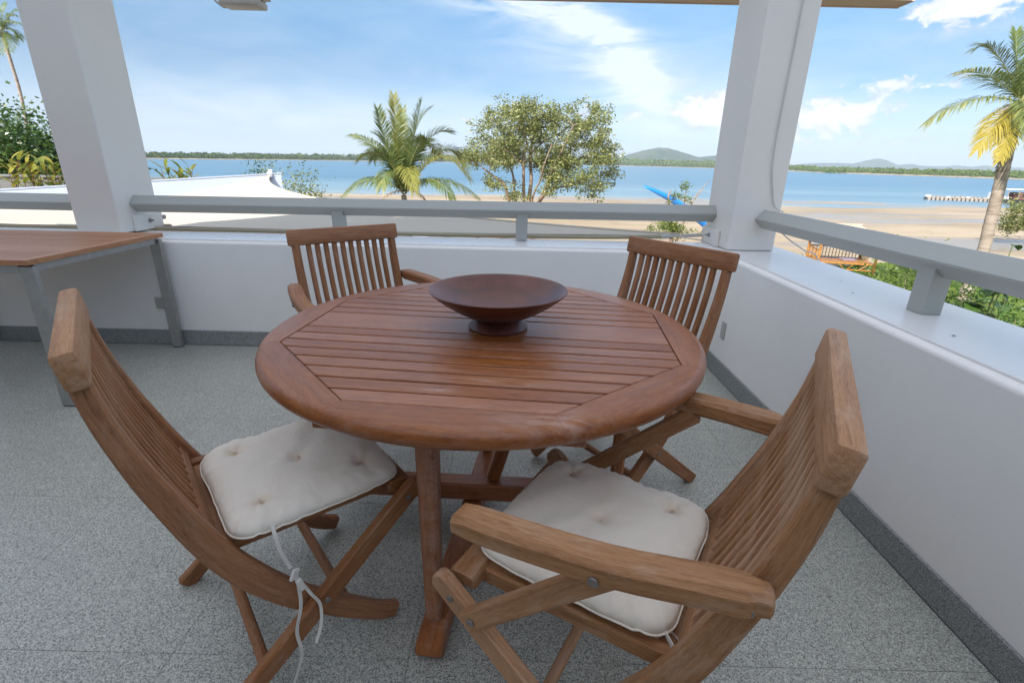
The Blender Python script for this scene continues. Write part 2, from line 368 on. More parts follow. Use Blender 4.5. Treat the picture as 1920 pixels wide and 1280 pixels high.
M_CONC = plain('dark concrete', (0.17, 0.17, 0.165), 0.85, 0, 0.3, 0.2, 2.0, 0.3, 20)

def leafmat(name, dark, light, warm=None, trans=0.35, rough=0.45):
    m, nt, b = material(name); r = nt.attr('rn', 'Fac')
    stops = [(0.0, dark), (0.75, light)] + ([(1.0, warm)] if warm else [])
    c = nt.ramp(r, stops)
    n = nt.noise(nt.coord(), 1.2, 3); h = nt.new('ShaderNodeHueSaturation'); nt.l.new(c, h.inputs['Color'])
    nt.l.new(nt.m('ADD', nt.m('MULTIPLY', n, 0.5), 0.75), h.inputs['Value'])
    setb(nt, b, h.outputs[0], rough, 0, 0.4)
    tr = nt.new('ShaderNodeBsdfTranslucent'); nt.l.new(h.outputs[0], tr.inputs['Color'])
    mx = nt.new('ShaderNodeMixShader'); mx.inputs[0].default_value = trans
    nt.l.new(b.outputs[0], mx.inputs[1]); nt.l.new(tr.outputs[0], mx.inputs[2]); nt.l.new(mx.outputs[0], nt.n['Material Output'].inputs[0])
    return m
M_PALM = leafmat('coconut leaf', (0.06, 0.105, 0.028), (0.19, 0.24, 0.075), (0.40, 0.37, 0.12), 0.3, 0.4)
M_PALMY = leafmat('yellowing coconut leaf', (0.20, 0.19, 0.04), (0.42, 0.34, 0.05), (0.50, 0.40, 0.10), 0.35, 0.45)
M_PALMG = leafmat('yellow green coconut leaf', (0.14, 0.17, 0.035), (0.32, 0.32, 0.075), (0.48, 0.42, 0.12), 0.35, 0.45)
M_PALMB = leafmat('dead coconut leaf', (0.22, 0.15, 0.09), (0.40, 0.30, 0.20), None, 0.2, 0.7)
M_MANG = leafmat('mangrove leaf', (0.12, 0.155, 0.045), (0.27, 0.29, 0.10), (0.40, 0.37, 0.13), 0.3, 0.4)
M_BUSH = leafmat('dark garden leaf', (0.022, 0.060, 0.014), (0.075, 0.14, 0.030), (0.19, 0.22, 0.04), 0.3, 0.35)
M_SHRUB = leafmat('light garden leaf', (0.055, 0.105, 0.020), (0.16, 0.22, 0.040), (0.32, 0.33, 0.05), 0.35, 0.4)
M_CANNA = leafmat('canna leaf', (0.12, 0.18, 0.03), (0.30, 0.31, 0.04), (0.45, 0.30, 0.05), 0.35, 0.4)
M_ORANGE = leafmat('orange bromeliad leaf', (0.40, 0.13, 0.03), (0.58, 0.25, 0.05), (0.55, 0.38, 0.10), 0.3, 0.45)
M_FERN = leafmat('feathery leaf', (0.05, 0.13, 0.03), (0.14, 0.26, 0.06), None, 0.35, 0.5)
M_FAR = leafmat('far tree leaf', (0.035, 0.075, 0.020), (0.085, 0.135, 0.035), None, 0.0, 0.8)
M_FARG = leafmat('far mangrove leaf', (0.06, 0.105, 0.025), (0.13, 0.18, 0.05), None, 0.0, 0.8)
M_GRASS = leafmat('lawn grass', (0.06, 0.115, 0.018), (0.15, 0.22, 0.035), None, 0.3, 0.6)
M_REDSTEM = plain('reddish stem', (0.20, 0.07, 0.05), 0.6)
M_STEM = plain('green stem', (0.10, 0.13, 0.04), 0.6)
M_BARK = plain('grey brown bark', (0.27, 0.20, 0.15), 0.85, 0, 0.2, 0.35, 3.0, 0.5, 12)
def mk_trunk():
    m, nt, b = material('ringed palm trunk'); g = nt.attr('gr', 'Vector')
    n = nt.noise(nt.scale(g, (9, 2, 2)), 1.0, 5, 0.65, 0.5); r = nt.noise(nt.scale(g, (28, 0.6, 0.6)), 1.0, 3, 0.6)
    c = nt.ramp(nt.m('ADD', nt.m('MULTIPLY', n, 0.55), nt.m('MULTIPLY', r, 0.45)), [(0.32, (0.14, 0.10, 0.075)), (0.5, (0.33, 0.265, 0.215)), (0.68, (0.46, 0.39, 0.33))])
    setb(nt, b, c, 0.85, 0, 0.2, nt.bump(r, 0.5, 0.03)); return m
M_TRUNK = mk_trunk()
M_BAMBOO = plain('varnished bamboo', (0.42, 0.19, 0.045), 0.4, 0, 0.4, 0.3, 6)
M_THATCH = plain('pale thatch', (0.50, 0.38, 0.30), 0.9, 0, 0.1, 0.35, 14, 0.6, 40)
M_BLUE = plain('bright blue plastic', (0.02, 0.22, 0.68), 0.35)
M_WHITE = plain('white plastic', (0.75, 0.74, 0.72), 0.5)
M_ROCK = plain('dark rock', (0.09, 0.08, 0.07), 0.9, 0, 0.2, 0.4, 5, 0.5, 20)
M_FLRED = plain('red petals', (0.50, 0.03, 0.06), 0.6); M_FLWH = plain('white petals', (0.75, 0.72, 0.68), 0.6)
M_LAMP = plain('aged cream metal', (0.45, 0.40, 0.34), 0.5, 0, 0.5, 0.12, 12)
M_PLATE = plain('grey socket plate', (0.40, 0.385, 0.35), 0.4)
M_PURPLE = plain('mauve cloth', (0.25, 0.2, 0.27), 0.8)
M_WOODGREY = plain('driftwood planks', (0.33, 0.28, 0.23), 0.85, 0, 0.2, 0.3, 3)
M_BOATRED = plain('weathered maroon boards', (0.22, 0.09, 0.08), 0.7, 0, 0.3, 0.25, 2)
def mk_sand():
    m, nt, b = material('tidal sand'); co = nt.coord()
    n = nt.noise(nt.scale(co, (0.05, 0.14, 1)), 1.0, 6, 0.6, 0.5); n2 = nt.noise(co, 1.2, 5, 0.65); n3 = nt.noise(nt.scale(co, (0.4, 1.8, 1)), 1.0, 4, 0.6, 1.0)
    c = nt.ramp(n, [(0.35, (0.30, 0.23, 0.15)), (0.55, (0.38, 0.30, 0.205)), (0.72, (0.45, 0.365, 0.265))])
    c = nt.mix(nt.ramp(n3, [(0.54, 0.0), (0.70, 0.75)]), c, (0.22, 0.165, 0.105))
    c = nt.mix(nt.ramp(n2, [(0.66, 0.0), (0.76, 0.6)]), c, (0.20, 0.16, 0.115))
    wet = nt.ramp(nt.noise(nt.scale(co, (0.035, 0.11, 1), (7, 3, 0)), 1.0, 5, 0.6, 0.8), [(0.47, 0.0), (0.6, 1.0)])
    setb(nt, b, nt.mix(nt.m('MULTIPLY', wet, 0.6), c, (0.235, 0.185, 0.13)), nt.m('SUBTRACT', 0.9, nt.m('MULTIPLY', wet, 0.62)), 0, 0.4, nt.bump(nt.m('ADD', n2, n3), 0.25, 0.05)); return m
M_SAND = mk_sand()
def mk_lawn():
    m, nt, b = material('lawn'); co = nt.coord(); n = nt.noise(co, 0.9, 5, 0.65); f = nt.noise(co, 26, 4, 0.7)
    c = nt.ramp(nt.m('ADD', nt.m('MULTIPLY', n, 0.6), nt.m('MULTIPLY', f, 0.4)), [(0.34, (0.06, 0.10, 0.02)), (0.52, (0.13, 0.19, 0.035)), (0.66, (0.21, 0.25, 0.06)), (0.78, (0.36, 0.29, 0.16))])
    setb(nt, b, c, 0.9, 0, 0.1, nt.bump(f, 0.6, 0.05)); return m
M_LAWN = mk_lawn()
def mk_sea():
    m, nt, b = material('shallow turquoise sea'); co = nt.coord()
    s2 = nt.new('ShaderNodeSeparateXYZ'); nt.l.new(co, s2.inputs[0])
    band = nt.noise(nt.scale(co, (0.0035, 0.03, 1)), 1.0, 5, 0.6, 0.4)
    d = nt.m('ADD', nt.m('MULTIPLY', s2.outputs[1], 1/160.0), nt.m('MULTIPLY', nt.m('SUBTRACT', band, 0.5), 0.5))
    c = nt.ramp(d, [(0.42, (0.27, 0.31, 0.31)), (0.60, (0.16, 0.265, 0.31)), (0.95, (0.06, 0.165, 0.245))])
    c = nt.mix(nt.ramp(band, [(0.45, 0.0), (0.65, 0.5)]), c, (0.04, 0.125, 0.205))
    w1 = nt.noise(nt.scale(co, (0.5, 1.4, 1)), 1.0, 5, 0.6, 0.5); w2 = nt.noise(nt.scale(co, (0.05, 0.2, 1)), 1.0, 4, 0.6)
    setb(nt, b, c, 0.28, 0, 0.22, nt.bump(nt.m('ADD', nt.m('MULTIPLY', w1, 0.35), w2), 0.5, 0.25)); return m
M_SEA = mk_sea()
def mk_hill():
    m, nt, b = material('wooded hill'); co = nt.coord(); n = nt.noise(nt.scale(co, (1, 1, 2)), 0.02, 7, 0.65); n2 = nt.noise(co, 0.004, 4)
    c = nt.ramp(n, [(0.35, (0.02, 0.042, 0.018)), (0.55, (0.045, 0.07, 0.03)), (0.72, (0.10, 0.105, 0.055))])
    setb(nt, b, nt.mix(nt.ramp(n2, [(0.5, 0.0), (0.7, 0.5)]), c, (0.11, 0.115, 0.065)), 0.95, 0, 0.1, nt.bump(n, 0.8, 12.0)); return m
M_HILL = mk_hill()

M_GLASS = plain('dark tinted glass', (0.02, 0.024, 0.026), 0.06, 0, 0.5)
# ------------------------------------------------------------ terrace structure
YB, XR, ZS = 3.12, 1.25, 0.70             # inner faces of the back and right parapets, sill height
slab = MB(); slab.box((-1.2, 0.45, -0.15), (5.86, 6.46, 0.292)); 
floor = slab.build('terrace_floor', M_GROUT); tag(floor, 'speckled grey granite terrace floor under the table and chairs', None, None, 'structure')
TS = 0.604
tile = MB(); tile.box((0, 0, 0), (TS-0.0010, TS-0.0010, 0.012), 0.0004)
t0 = None
for i in range(-4, 6):
    for j in range(-5, 5):
        cx, cy = -2.06+TS*(i+0.5)-0.0, 0.915+TS*(j+0.5)
        x0, x1 = max(cx-TS/2, -3.95), min(cx+TS/2, XR-0.012); y0, y1 = max(cy-TS/2, -2.6), min(cy+TS/2, YB-0.012)
        if x1-x0 < 0.03 or y1-y0 < 0.03: continue
        full = (x1-x0 > TS-0.01 and y1-y0 > TS-0.01)
        if full:
            if t0 is None: t0 = tile.build('floor_tile', M_FLOOR, floor); o = t0
            else: o = t0.copy(); col.objects.link(o)
        else:
            mb = MB(); mb.box((0, 0, 0), (x1-x0-0.0010, y1-y0-0.0010, 0.012), 0.0004); o = mb.build('floor_tile', M_FLOOR, floor)
        o.location = ((x0+x1)/2, (y0+y1)/2, -0.006)

def profile_wall(name, label, prof, a, b, horiz):
    """extrude a cross-section (offset, z) along an axis from a to b; horiz 'x' or 'y'"""
    m = MB(); n = len(prof)
    V = [((a, p[0], p[1]) if horiz == 'x' else (p[0], a, p[1])) for p in prof]+[((b, p[0], p[1]) if horiz == 'x' else (p[0], b, p[1])) for p in prof]
    F = [tuple(range(n)), tuple(range(2*n-1, n-1, -1))]+[(i, n+i, n+(i+1) % n, (i+1) % n) for i in range(n)]
    if horiz == 'x': F = [tuple(reversed(f)) for f in F]
    m.add(V, F); return m
def wall_prof(p0, p1, ZS):
    r = 0.018; arc = [(p0+r-r*math.cos(t), ZS-r+r*math.sin(t)) for t in [k*math.pi/12 for k in range(7)]]
    return [(p0, -0.30)]+arc+[(p1-0.01, ZS-0.006), (p1, ZS-0.016), (p1, -0.30)]
bw = thing('parapet_wall', 'long white parapet wall at the back of the terrace behind the table', 'wall', (0, 0, 0))
wm = profile_wall('wall_body', '', wall_prof(YB, 3.50, 0.69), -7.0, 1.25, 'x').build('wall_body', M_WALL, bw, 30)
m = MB(); m.box(((-7.0+XR)/2, 3.322, 0.693), (XR+7.0, 0.33, 0.010), 0.003); m.build('sill', M_SILL, bw)
m = MB(); m.box(((-3.98+XR)/2-0.006, YB-0.006, 0.052), (XR+3.98-0.012, 0.012, 0.100), 0.002); m.build('skirting', M_SKIRT, bw)
m = MB(); m.box((-2.275, YB-0.004, 0.285), (0.135, 0.010, 0.078), 0.003); sk = m.build('socket_plate', M_PLATE, bw)
m = MB(); m.box((-2.275, YB-0.0105, 0.285), (0.115, 0.004, 0.060), 0.0015); m.build('cover', M_PLATE, sk)
rw_ = thing('parapet_wall', 'white parapet wall with a wide glossy sill along the right side of the terrace', 'wall', (0, 0, 0))
profile_wall('wall_body', '', wall_prof(XR, 1.73, ZS), -2.6, 3.50, 'y').build('wall_body', M_WALL, rw_, 30)
m = MB(); m.box((1.508, 0.45, ZS+0.003), (0.436, 6.08, 0.010), 0.003); m.build('sill', M_SILL, rw_)
m = MB(); m.box((XR-0.006, 0.27, 0.052), (0.012, 5.69, 0.100), 0.002); m.build('skirting', M_SKIRT, rw_)
m = MB(); m.box((XR-0.004, 2.80, 0.285), (0.010, 0.050, 0.105), 0.003); sk = m.build('socket_plate', M_PLATE, rw_)
# house block added unseen behind the camera, to shade the terrace from the sun
hw = thing('house', 'tall white house block added out of view towards the sun to shade the terrace', 'house', (-8.6, -14.0, -3.3))
m = MB(); m.box((0, 0, 9.2), (8.6, 4.0, 18.4)); m.build('wall', M_WALL, hw); m = MB(); m.box((0, 0, 18.55), (8.8, 4.3, 0.3), 0.02); m.build('roof', M_ROOFW, hw)

hv = thing('house', 'white house wing added out of view to darken the left of the terrace', 'house', (-5.6, -1.4, -3.3))  # wing added out of view so the light falls off towards the left
m = MB(); m.box((0, 0, 3.5), (1.6, 7.4, 7.0)); m.build('wall', M_WALL, hv); m = MB(); m.box((0.1, 0, 7.1), (2.2, 7.6, 0.2), 0.02); m.build('roof', M_ROOFW, hv)

hf = thing('added_door_wall', 'white wall with dark glass sliding doors added behind the camera to cut low sky light', 'wall', (-1.15, -2.72, 0))  # unseen wall and doors added to block low light from behind the camera
for (x, w_, z, h_) in ((-2.80, 0.30, 1.45, 2.90), (2.78, 0.36, 1.45, 2.90), (0, 5.28, 2.60, 0.60)):
    m = MB(); m.box((x, 0, z), (w_, 0.22, h_), 0.003); m.build('wall', M_WALL, hf)
for k in range(4):
    x = -2.64+1.31*(k+0.5); m = MB()
    for (cx, cz, a_, b_) in ((x-0.63, 1.15, 0.05, 2.28), (x+0.63, 1.15, 0.05, 2.28), (x, 0.03, 1.21, 0.05), (x, 2.26, 1.21, 0.05)): m.box((cx, 0.02*(k % 2), cz), (a_, 0.05, b_), 0.003)
    dr_ = m.build('sliding_door', M_RAIL, hf); m = MB(); m.box((x, 0.02*(k % 2), 1.145), (1.21, 0.012, 2.18)); m.build('glass', M_GLASS, dr_)

def column(label, x0, x1, y0, y1, plate):
    t = thing('column', label, 'column', ((x0+x1)/2, (y0+y1)/2, 0), group='white columns of the terrace'); c = ((x0+x1)/2, (y0+y1)/2)
    m = MB(); m.box((0, 0, 1.56), (x1-x0, y1-y0, 1.70), 0.006); m.build('shaft', M_COL, t)
    m = MB(); px, sx = plate; m.box((px-c[0], 0.06, ZS+0.062), (0.020, 0.27, 0.105), 0.004); pl = m.build('anchor_plate', M_COL, t)
    m = MB(); q = Vector((px-c[0]+sx*0.010, 0.06, ZS+0.068)); m.sweep([q, q+Vector((sx*0.006, 0, 0))], 0.030, 0.030, (0, 1, 0), rnd=True, nseg=14, cap=0)
    m.sweep([q+Vector((sx*0.006, 0, 0)), q+Vector((sx*0.020, 0, 0))], 0.018, 0.018, (0, 1, 0), rnd=True, nseg=6, cap=0.001)
    m.sweep([q+Vector((sx*0.02, 0, 0)), q+Vector((sx*0.03, 0, 0))], 0.011, 0.011, (0, 1, 0), rnd=True, nseg=10, cap=0.001); m.build('bolt', M_STEEL, pl)
    return t
cl = column('white square column at the left with a bolted anchor plate beside the wooden side table', -2.835, -2.550, 3.24, 3.62, (-2.540, 1))
cr_ = column('white square column at the right corner where the two parapets meet', 1.318, 1.605, 3.11, 3.52, (1.308, -1))
# small eye bolts that hold the sail are on the plates' outer ends
for t, x in ((cl, 0.155), (cr_, -0.145)):
    m = MB(); m.box((x, 0.215, ZS+0.075), (0.02, 0.03, 0.03), 0.004); m.build('eye_bolt', M_STEEL, t)

def rail(name, label, p, q, hd, posts):
    t = thing('handrail', label, 'handrail', (0, 0, 0), group='grey handrails on the parapets')
    p, q = Vector(p), Vector(q); d = (q-p).normalized(); n = Vector((-d.y, d.x, 0)); V = []
    for e in (p, q):
        for (a, b) in ((0, hd), (hd, 0), (0, -hd), (-hd, 0)):
            k = 0.004; 
            for (a2, b2) in (((a-k*(1 if b else 0), b-k*(1 if b > 0 else -1 if b < 0 else 0)), (a+k*(1 if b else 0), b-k*(1 if b > 0 else -1 if b < 0 else 0))) if b else ((a-k*(1 if a > 0 else -1), b+k), (a-k*(1 if a > 0 else -1), b-k))):
                V.append((e+n*a2+Vector((0, 0, b2)), a2, b2))
    m = MB(); k = 8; ang = [math.atan2(v[2], v[1]) for v in V[:8]]; order = sorted(range(8), key=lambda i: ang[i])
    P = [V[i][0] for i in order]+[V[8+i][0] for i in order]
    F = [(i, (i+1) % 8, 8+(i+1) % 8, 8+i) for i in range(8)]+[tuple(range(7, -1, -1)), tuple(range(8, 16))]
    m.add(P, F); m.build('top_rail', M_RAIL, t)
    for s in posts:
        c = p+d*s; mm = MB(); mm.box((0, 0, 0), (0.078, 0.070, p.z-ZS-0.012-0.006), 0.003, M=Matrix.Rotation(math.atan2(d.y, d.x), 3, 'Z'))
        o = mm.build('post', M_RAIL, t); o.location = (c.x, c.y, ZS+0.008+(p.z-ZS-0.018)/2)
    return t
rail('r', 'grey handrail on posts along the back parapet between the two columns', (-2.548, 3.415, 0.886), (1.316, 3.405, 0.903), 0.058, (1.36, 2.59))
rail('r', 'short grey handrail left of the left column above the side table', (-6.9, 3.42, 0.878), (-2.837, 3.42, 0.884), 0.058, (0.4, 1.7))
rail('r', 'grey handrail on a square post along the right parapet', (1.515, 3.108, 0.903), (1.515, -2.58, 0.903), 0.059, (1.33, 2.95, 4.5))

# roof beam on the columns and the soffit edge that shows along the top of the picture
t = thing('roof_eave', 'pale roof eave with a brownish soffit above the right column', 'roof', (0, 0, 0))
m = MB(); m.box((-1.0, 3.36, 2.53), (5.4, 0.22, 0.22), 0.004); m.build('beam', M_COL, t)
for x in (-2.8, -0.6, 1.47, 2.9):
    m = MB(); m.box((x, 4.16, 2.585), (0.06, 1.36, 0.11), 0.003); m.build('bracket', M_SOFFIT, t)
m = MB(); m.box((-0.9, 4.87, 2.512), (8.19, 0.19, 0.022), 0.002); m.build('soffit', M_SOFFIT, t)
m = MB(); m.box((-0.9, 4.975, 2.545), (8.25, 0.024, 0.10), 0.003); m.build('fascia', M_SOFFIT, t)
m = MB(); m.box((-0.9, 4.90, 2.5085), (8.15, 0.012, 0.008)); m.build('drip_strip', M_COL, t)
m = MB(); m.box((3.205, 4.87, 2.545), (0.024, 0.19, 0.10), 0.003); m.build('end_board', M_SOFFIT, t)

# floodlight under the beam
t = thing('floodlight', 'old cream floodlight hanging from the roof beam above the back rail', 'lamp', (-1.585, 3.30, 2.05))
m = MB(); m.box((0, 0.0, 0.03), (0.24, 0.15, 0.10), 0.02, axis=0); m.build('housing', M_LAMP, t, 40)
m = MB(); m.box((0.01, -0.01, -0.040), (0.22, 0.13, 0.035), 0.008); m.build('glass_frame', M_LAMP, t, 40)
m = MB(); m.box((0.145, 0, 0.03), (0.022, 0.05, 0.10), 0.004); m.box((0.175, 0, 0.055), (0.05, 0.035, 0.03), 0.004); m.build('clamp', M_LAMP, t)
m = MB(); m.sweep([(-0.145, 0, -0.01), (-0.145, 0, 0.14), (-0.12, 0, 0.20)], 0.03, 0.006, (0, 1, 0), ch=0.001); m.sweep([(0.150, 0, 0.03), (0.150, 0, 0.14), (0.12, 0, 0.20)], 0.03, 0.006, (0, 1, 0), ch=0.001)
m.sweep([(-0.13, 0, 0.2), (0.13, 0, 0.2)], 0.03, 0.006, (0, 1, 0), ch=0.001); m.box((0, 0, 0.283), (0.03, 0.03, 0.165)); m.build('bracket', M_LAMP, t)
m = MB(); m.tube([Vector(p) for p in smoothpts([(-0.08, 0.02, -0.05), (-0.13, 0.02, -0.045), (-0.19, 0.02, 0.02), (-0.19, 0.02, 0.12), (-0.10, 0.02, 0.25), (-0.02, 0.02, 0.36)], 6)], 0.006, 8); m.build('cord', M_CABLE, t, 60)
# thin cable down the right column and over the sill
m = MB(); m.tube([Vector(p) for p in smoothpts([(1.50, 3.100, 2.42), (1.500, 3.100, 1.9), (1.495, 3.100, 1.3), (1.53, 3.098, 1.06), (1.565, 3.095, 0.975), (1.60, 3.06, 0.95)], 6)], 0.004, 6)
m.tube([Vector(p) for p in smoothpts([(1.60, 3.06, 0.84), (1.63, 3.0, 0.80), (1.69, 2.93, 0.75), (1.75, 2.86, 0.70), (1.80, 2.8, 0.4)], 6)], 0.004, 6)
tag(m.build('cable', M_CABLE, None, 60), 'thin pale cable running down the face of the right column and under the handrail', 'cable')
# beige pole / rolled hem along the outer edge of the back sill
m = MB(); m.tube([Vector(p) for p in smoothpts([(-6.9, 3.53, 0.70), (-4.5, 3.53, 0.70), (-2.6, 3.53, 0.708), (-1.7, 3.54, 0.705), (-0.5, 3.54, 0.706), (0.5, 3.54, 0.712), (1.02, 3.53, 0.728)], 6)], [0.015]*37 if False else 0.014, 10)
pole = m.build('rolled_awning', M_HEM, None, 60); tag(pole, 'thin beige rolled awning edge lying along the outside of the back sill', 'awning')
m = MB(); m.tube([(1.02, 3.53, 0.728), (1.08, 3.53, 0.731)], 0.016, 8); m.tube([(1.08, 3.53, 0.731), (1.18, 3.53, 0.738)], 0.007, 8); m.tube([(1.18, 3.53, 0.738), (1.34, 3.48, 0.755)], 0.012, 8); m.build('turnbuckle', M_CABLE, pole, 50)
for (x, y, s, a) in ((1.43, 2.05, 0.010, 0.4), (1.52, 2.28, 0.006, 1.3), (1.40, 1.50, 0.011, 0.2), (1.33, 2.95, 0.006, 0.7)):
    m = MB(); m.add([(-s, 0, 0.001), (0, -s*0.35, 0.003), (s, 0, 0.0015), (0, s*0.35, 0.003)], [(0, 1, 2, 3)]); o = m.build('dry_leaf', M_DARK, None, loc=(x, y, ZS+0.0085)); o.rotation_euler = (0, 0, a)
    tag(o, ['dark dry leaf in the middle of the right sill, near the post', 'tiny dark speck of leaf on the right sill below the hut', 'largest dark dry leaf on the right sill, closest to the armchair', 'dark leaf speck on the right sill at the foot of the corner column'][int(round(a*10)) % 4], 'leaf', 'dry leaves on the right sill')

# ------------------------------------------------------------ dining table
TC = (-0.08, 1.397); TA = R_(-5.5); TOP = 0.74
tb = thing('dining_table', 'round red brown slatted teak dining table in the middle of the terrace', 'table', (TC[0], TC[1], 0), TA)
AP, RO = 0.520, 0.618
circ = AP/math.cos(math.pi/8)
octo = [Vector((circ*math.cos(math.pi/8+k*math.pi/4), circ*math.sin(math.pi/8+k*math.pi/4))) for k in range(8)]
for k in range(8):                                   # rim: eight curved boards, straight inside, round outside
    a0 = math.pi/8+k*math.pi/4+0.0004; a1 = a0+math.pi/4-0.0008; ns = 12; V = []; F = []; G = []; off = random.random()*9
    prof = [(0.0, 0.0), (0.5, 0.0), (0.86, 0.0)]
    r = 0.020
    am = (a0+a1)/2
    for i in range(ns+1):
        a = a0+(a1-a0)*i/ns; ri = AP/math.cos(a-am)+0.0008
        sec = [(ri, TOP-0.036), (ri, TOP-0.0015), (ri+0.0015, TOP), ((ri+RO-r)/2, TOP)]
        sec += [(RO-r+r*math.sin(t), TOP-0.0225+0.0225*math.cos(t)) for t in [j*math.pi/8 for j in range(9)]]
        sec += [(RO-r-0.01, TOP-0.045+0.002), (ri+0.03, TOP-0.043)]
        for (q, z) in sec:
            V.append((q*math.cos(a), q*math.sin(a), z))
            p = Vector((q*math.cos(a-am), q*math.sin(a-am))); G.append((p.y+off, p.x+k*0.7, z))
        nsec = len(sec)
    for i in range(ns):
        for j in range(nsec): F.append((i*nsec+j, (i+1)*nsec+j, (i+1)*nsec+(j+1) % nsec, i*nsec+(j+1) % nsec))
    F.append(tuple(range(nsec))); F.append(tuple(ns*nsec+j for j in range(nsec-1, -1, -1)))
    m = MB(); m.add(V, F, G); m.build('rim_board', M_TABLE, tb, 40)
wide = 0.072; pitch = (AP-wide)/8; edges = [(-wide, wide)]+[(wide+i*pitch, wide+(i+1)*pitch) for i in range(8)]+[(-wide-(i+1)*pitch, -wide-i*pitch) for i in range(8)]
def clip(poly, y0, y1):
    def half(P, yv, keep_above):
        out = []
        for i in range(len(P)):
            a, b = P[i-1], P[i]; ia = (a[1] >= yv) == keep_above; ib = (b[1] >= yv) == keep_above
            if ia != ib:
                t = (yv-a[1])/(b[1]-a[1]); out.append((a[0]+(b[0]-a[0])*t, yv))
            if ib: out.append((b[0], b[1]))
        return out
    return half(half(poly, y0, True), y1, False)
inner = [(p.x*0.9965, p.y*0.9965) for p in octo]
for (y0, y1) in sorted(edges):
    g = 0.0036; P = clip(inner, y0+g, y1-g)
    m = MB(); m.prism(P, TOP-0.024, TOP-0.0005-random.random()*0.0008, 0.0018); m.build('slat', M_TABLE, tb)
for s in (-1, 1):
    m = MB(); m.box((s*0.25, 0, TOP-0.047), (0.06, 1.06, 0.034), 0.003, axis=1); m.build('batten', M_TABLE, tb)
m = MB(); m.box((0, 0, TOP-0.055), (1.02, 0.07, 0.05), 0.003); m.build('batten', M_TABLE, tb)
Mi = Matrix.Rotation(-TA, 4, 'Z') @ Matrix.Translation((-TC[0], -TC[1], 0))
def tl(p): return Mi @ Vector(p)
def footbeam(p, q, z=0.0):
    p, q = Vector((*p, 0)), Vector((*q, 0)); d = (q-p).normalized()
    prof = [(p+Vector((0, 0, z+0.022)), 0.042), (p+d*0.012+Vector((0, 0, z+0.030)), 0.060), (p+d*0.05+Vector((0, 0, z+0.034)), 0.068), (q-d*0.05+Vector((0, 0, z+0.034)), 0.068), (q-d*0.012+Vector((0, 0, z+0.030)), 0.060), (q+Vector((0, 0, z+0.022)), 0.042)]
    m = MB(); n = d.cross(Vector((0, 0, 1))); m.sweep([tl(a[0]) for a in prof], 0.068, [a[1] for a in prof], (Mi.to_3x3() @ n), ch=0.007); return m
footbeam((-0.195, 0.905), (-0.085, 1.89)).build('foot_beam', M_TABLE, tb, 35)
footbeam((-0.60, 1.515), (0.44, 1.465), 0.068).build('foot_beam', M_TABLE, tb, 35)
for (x, y, z0) in ((-0.190, 0.985, 0.068), (-0.095, 1.80, 0.068), (-0.53, 1.51, 0.13), (0.37, 1.468, 0.13)):
    m = MB(); m.sweep([tl((x, y, z0)), tl((x, y, z0+0.3)), tl((x, y, TOP-0.03))], [0.040, 0.046, 0.052], [0.040, 0.046, 0.052], (1, 0, 0), ch=0.008); m.build('post', M_TABLE, tb, 35)
m = MB(); m.sweep([tl((-0.06, 1.492, 0.14)), tl((0.02, 1.50, 0.42)), tl((0.06, 1.50, 0.70))], 0.035, 0.045, (0, 1, 0), ch=0.006); m.build('brace', M_TABLE, tb, 35)

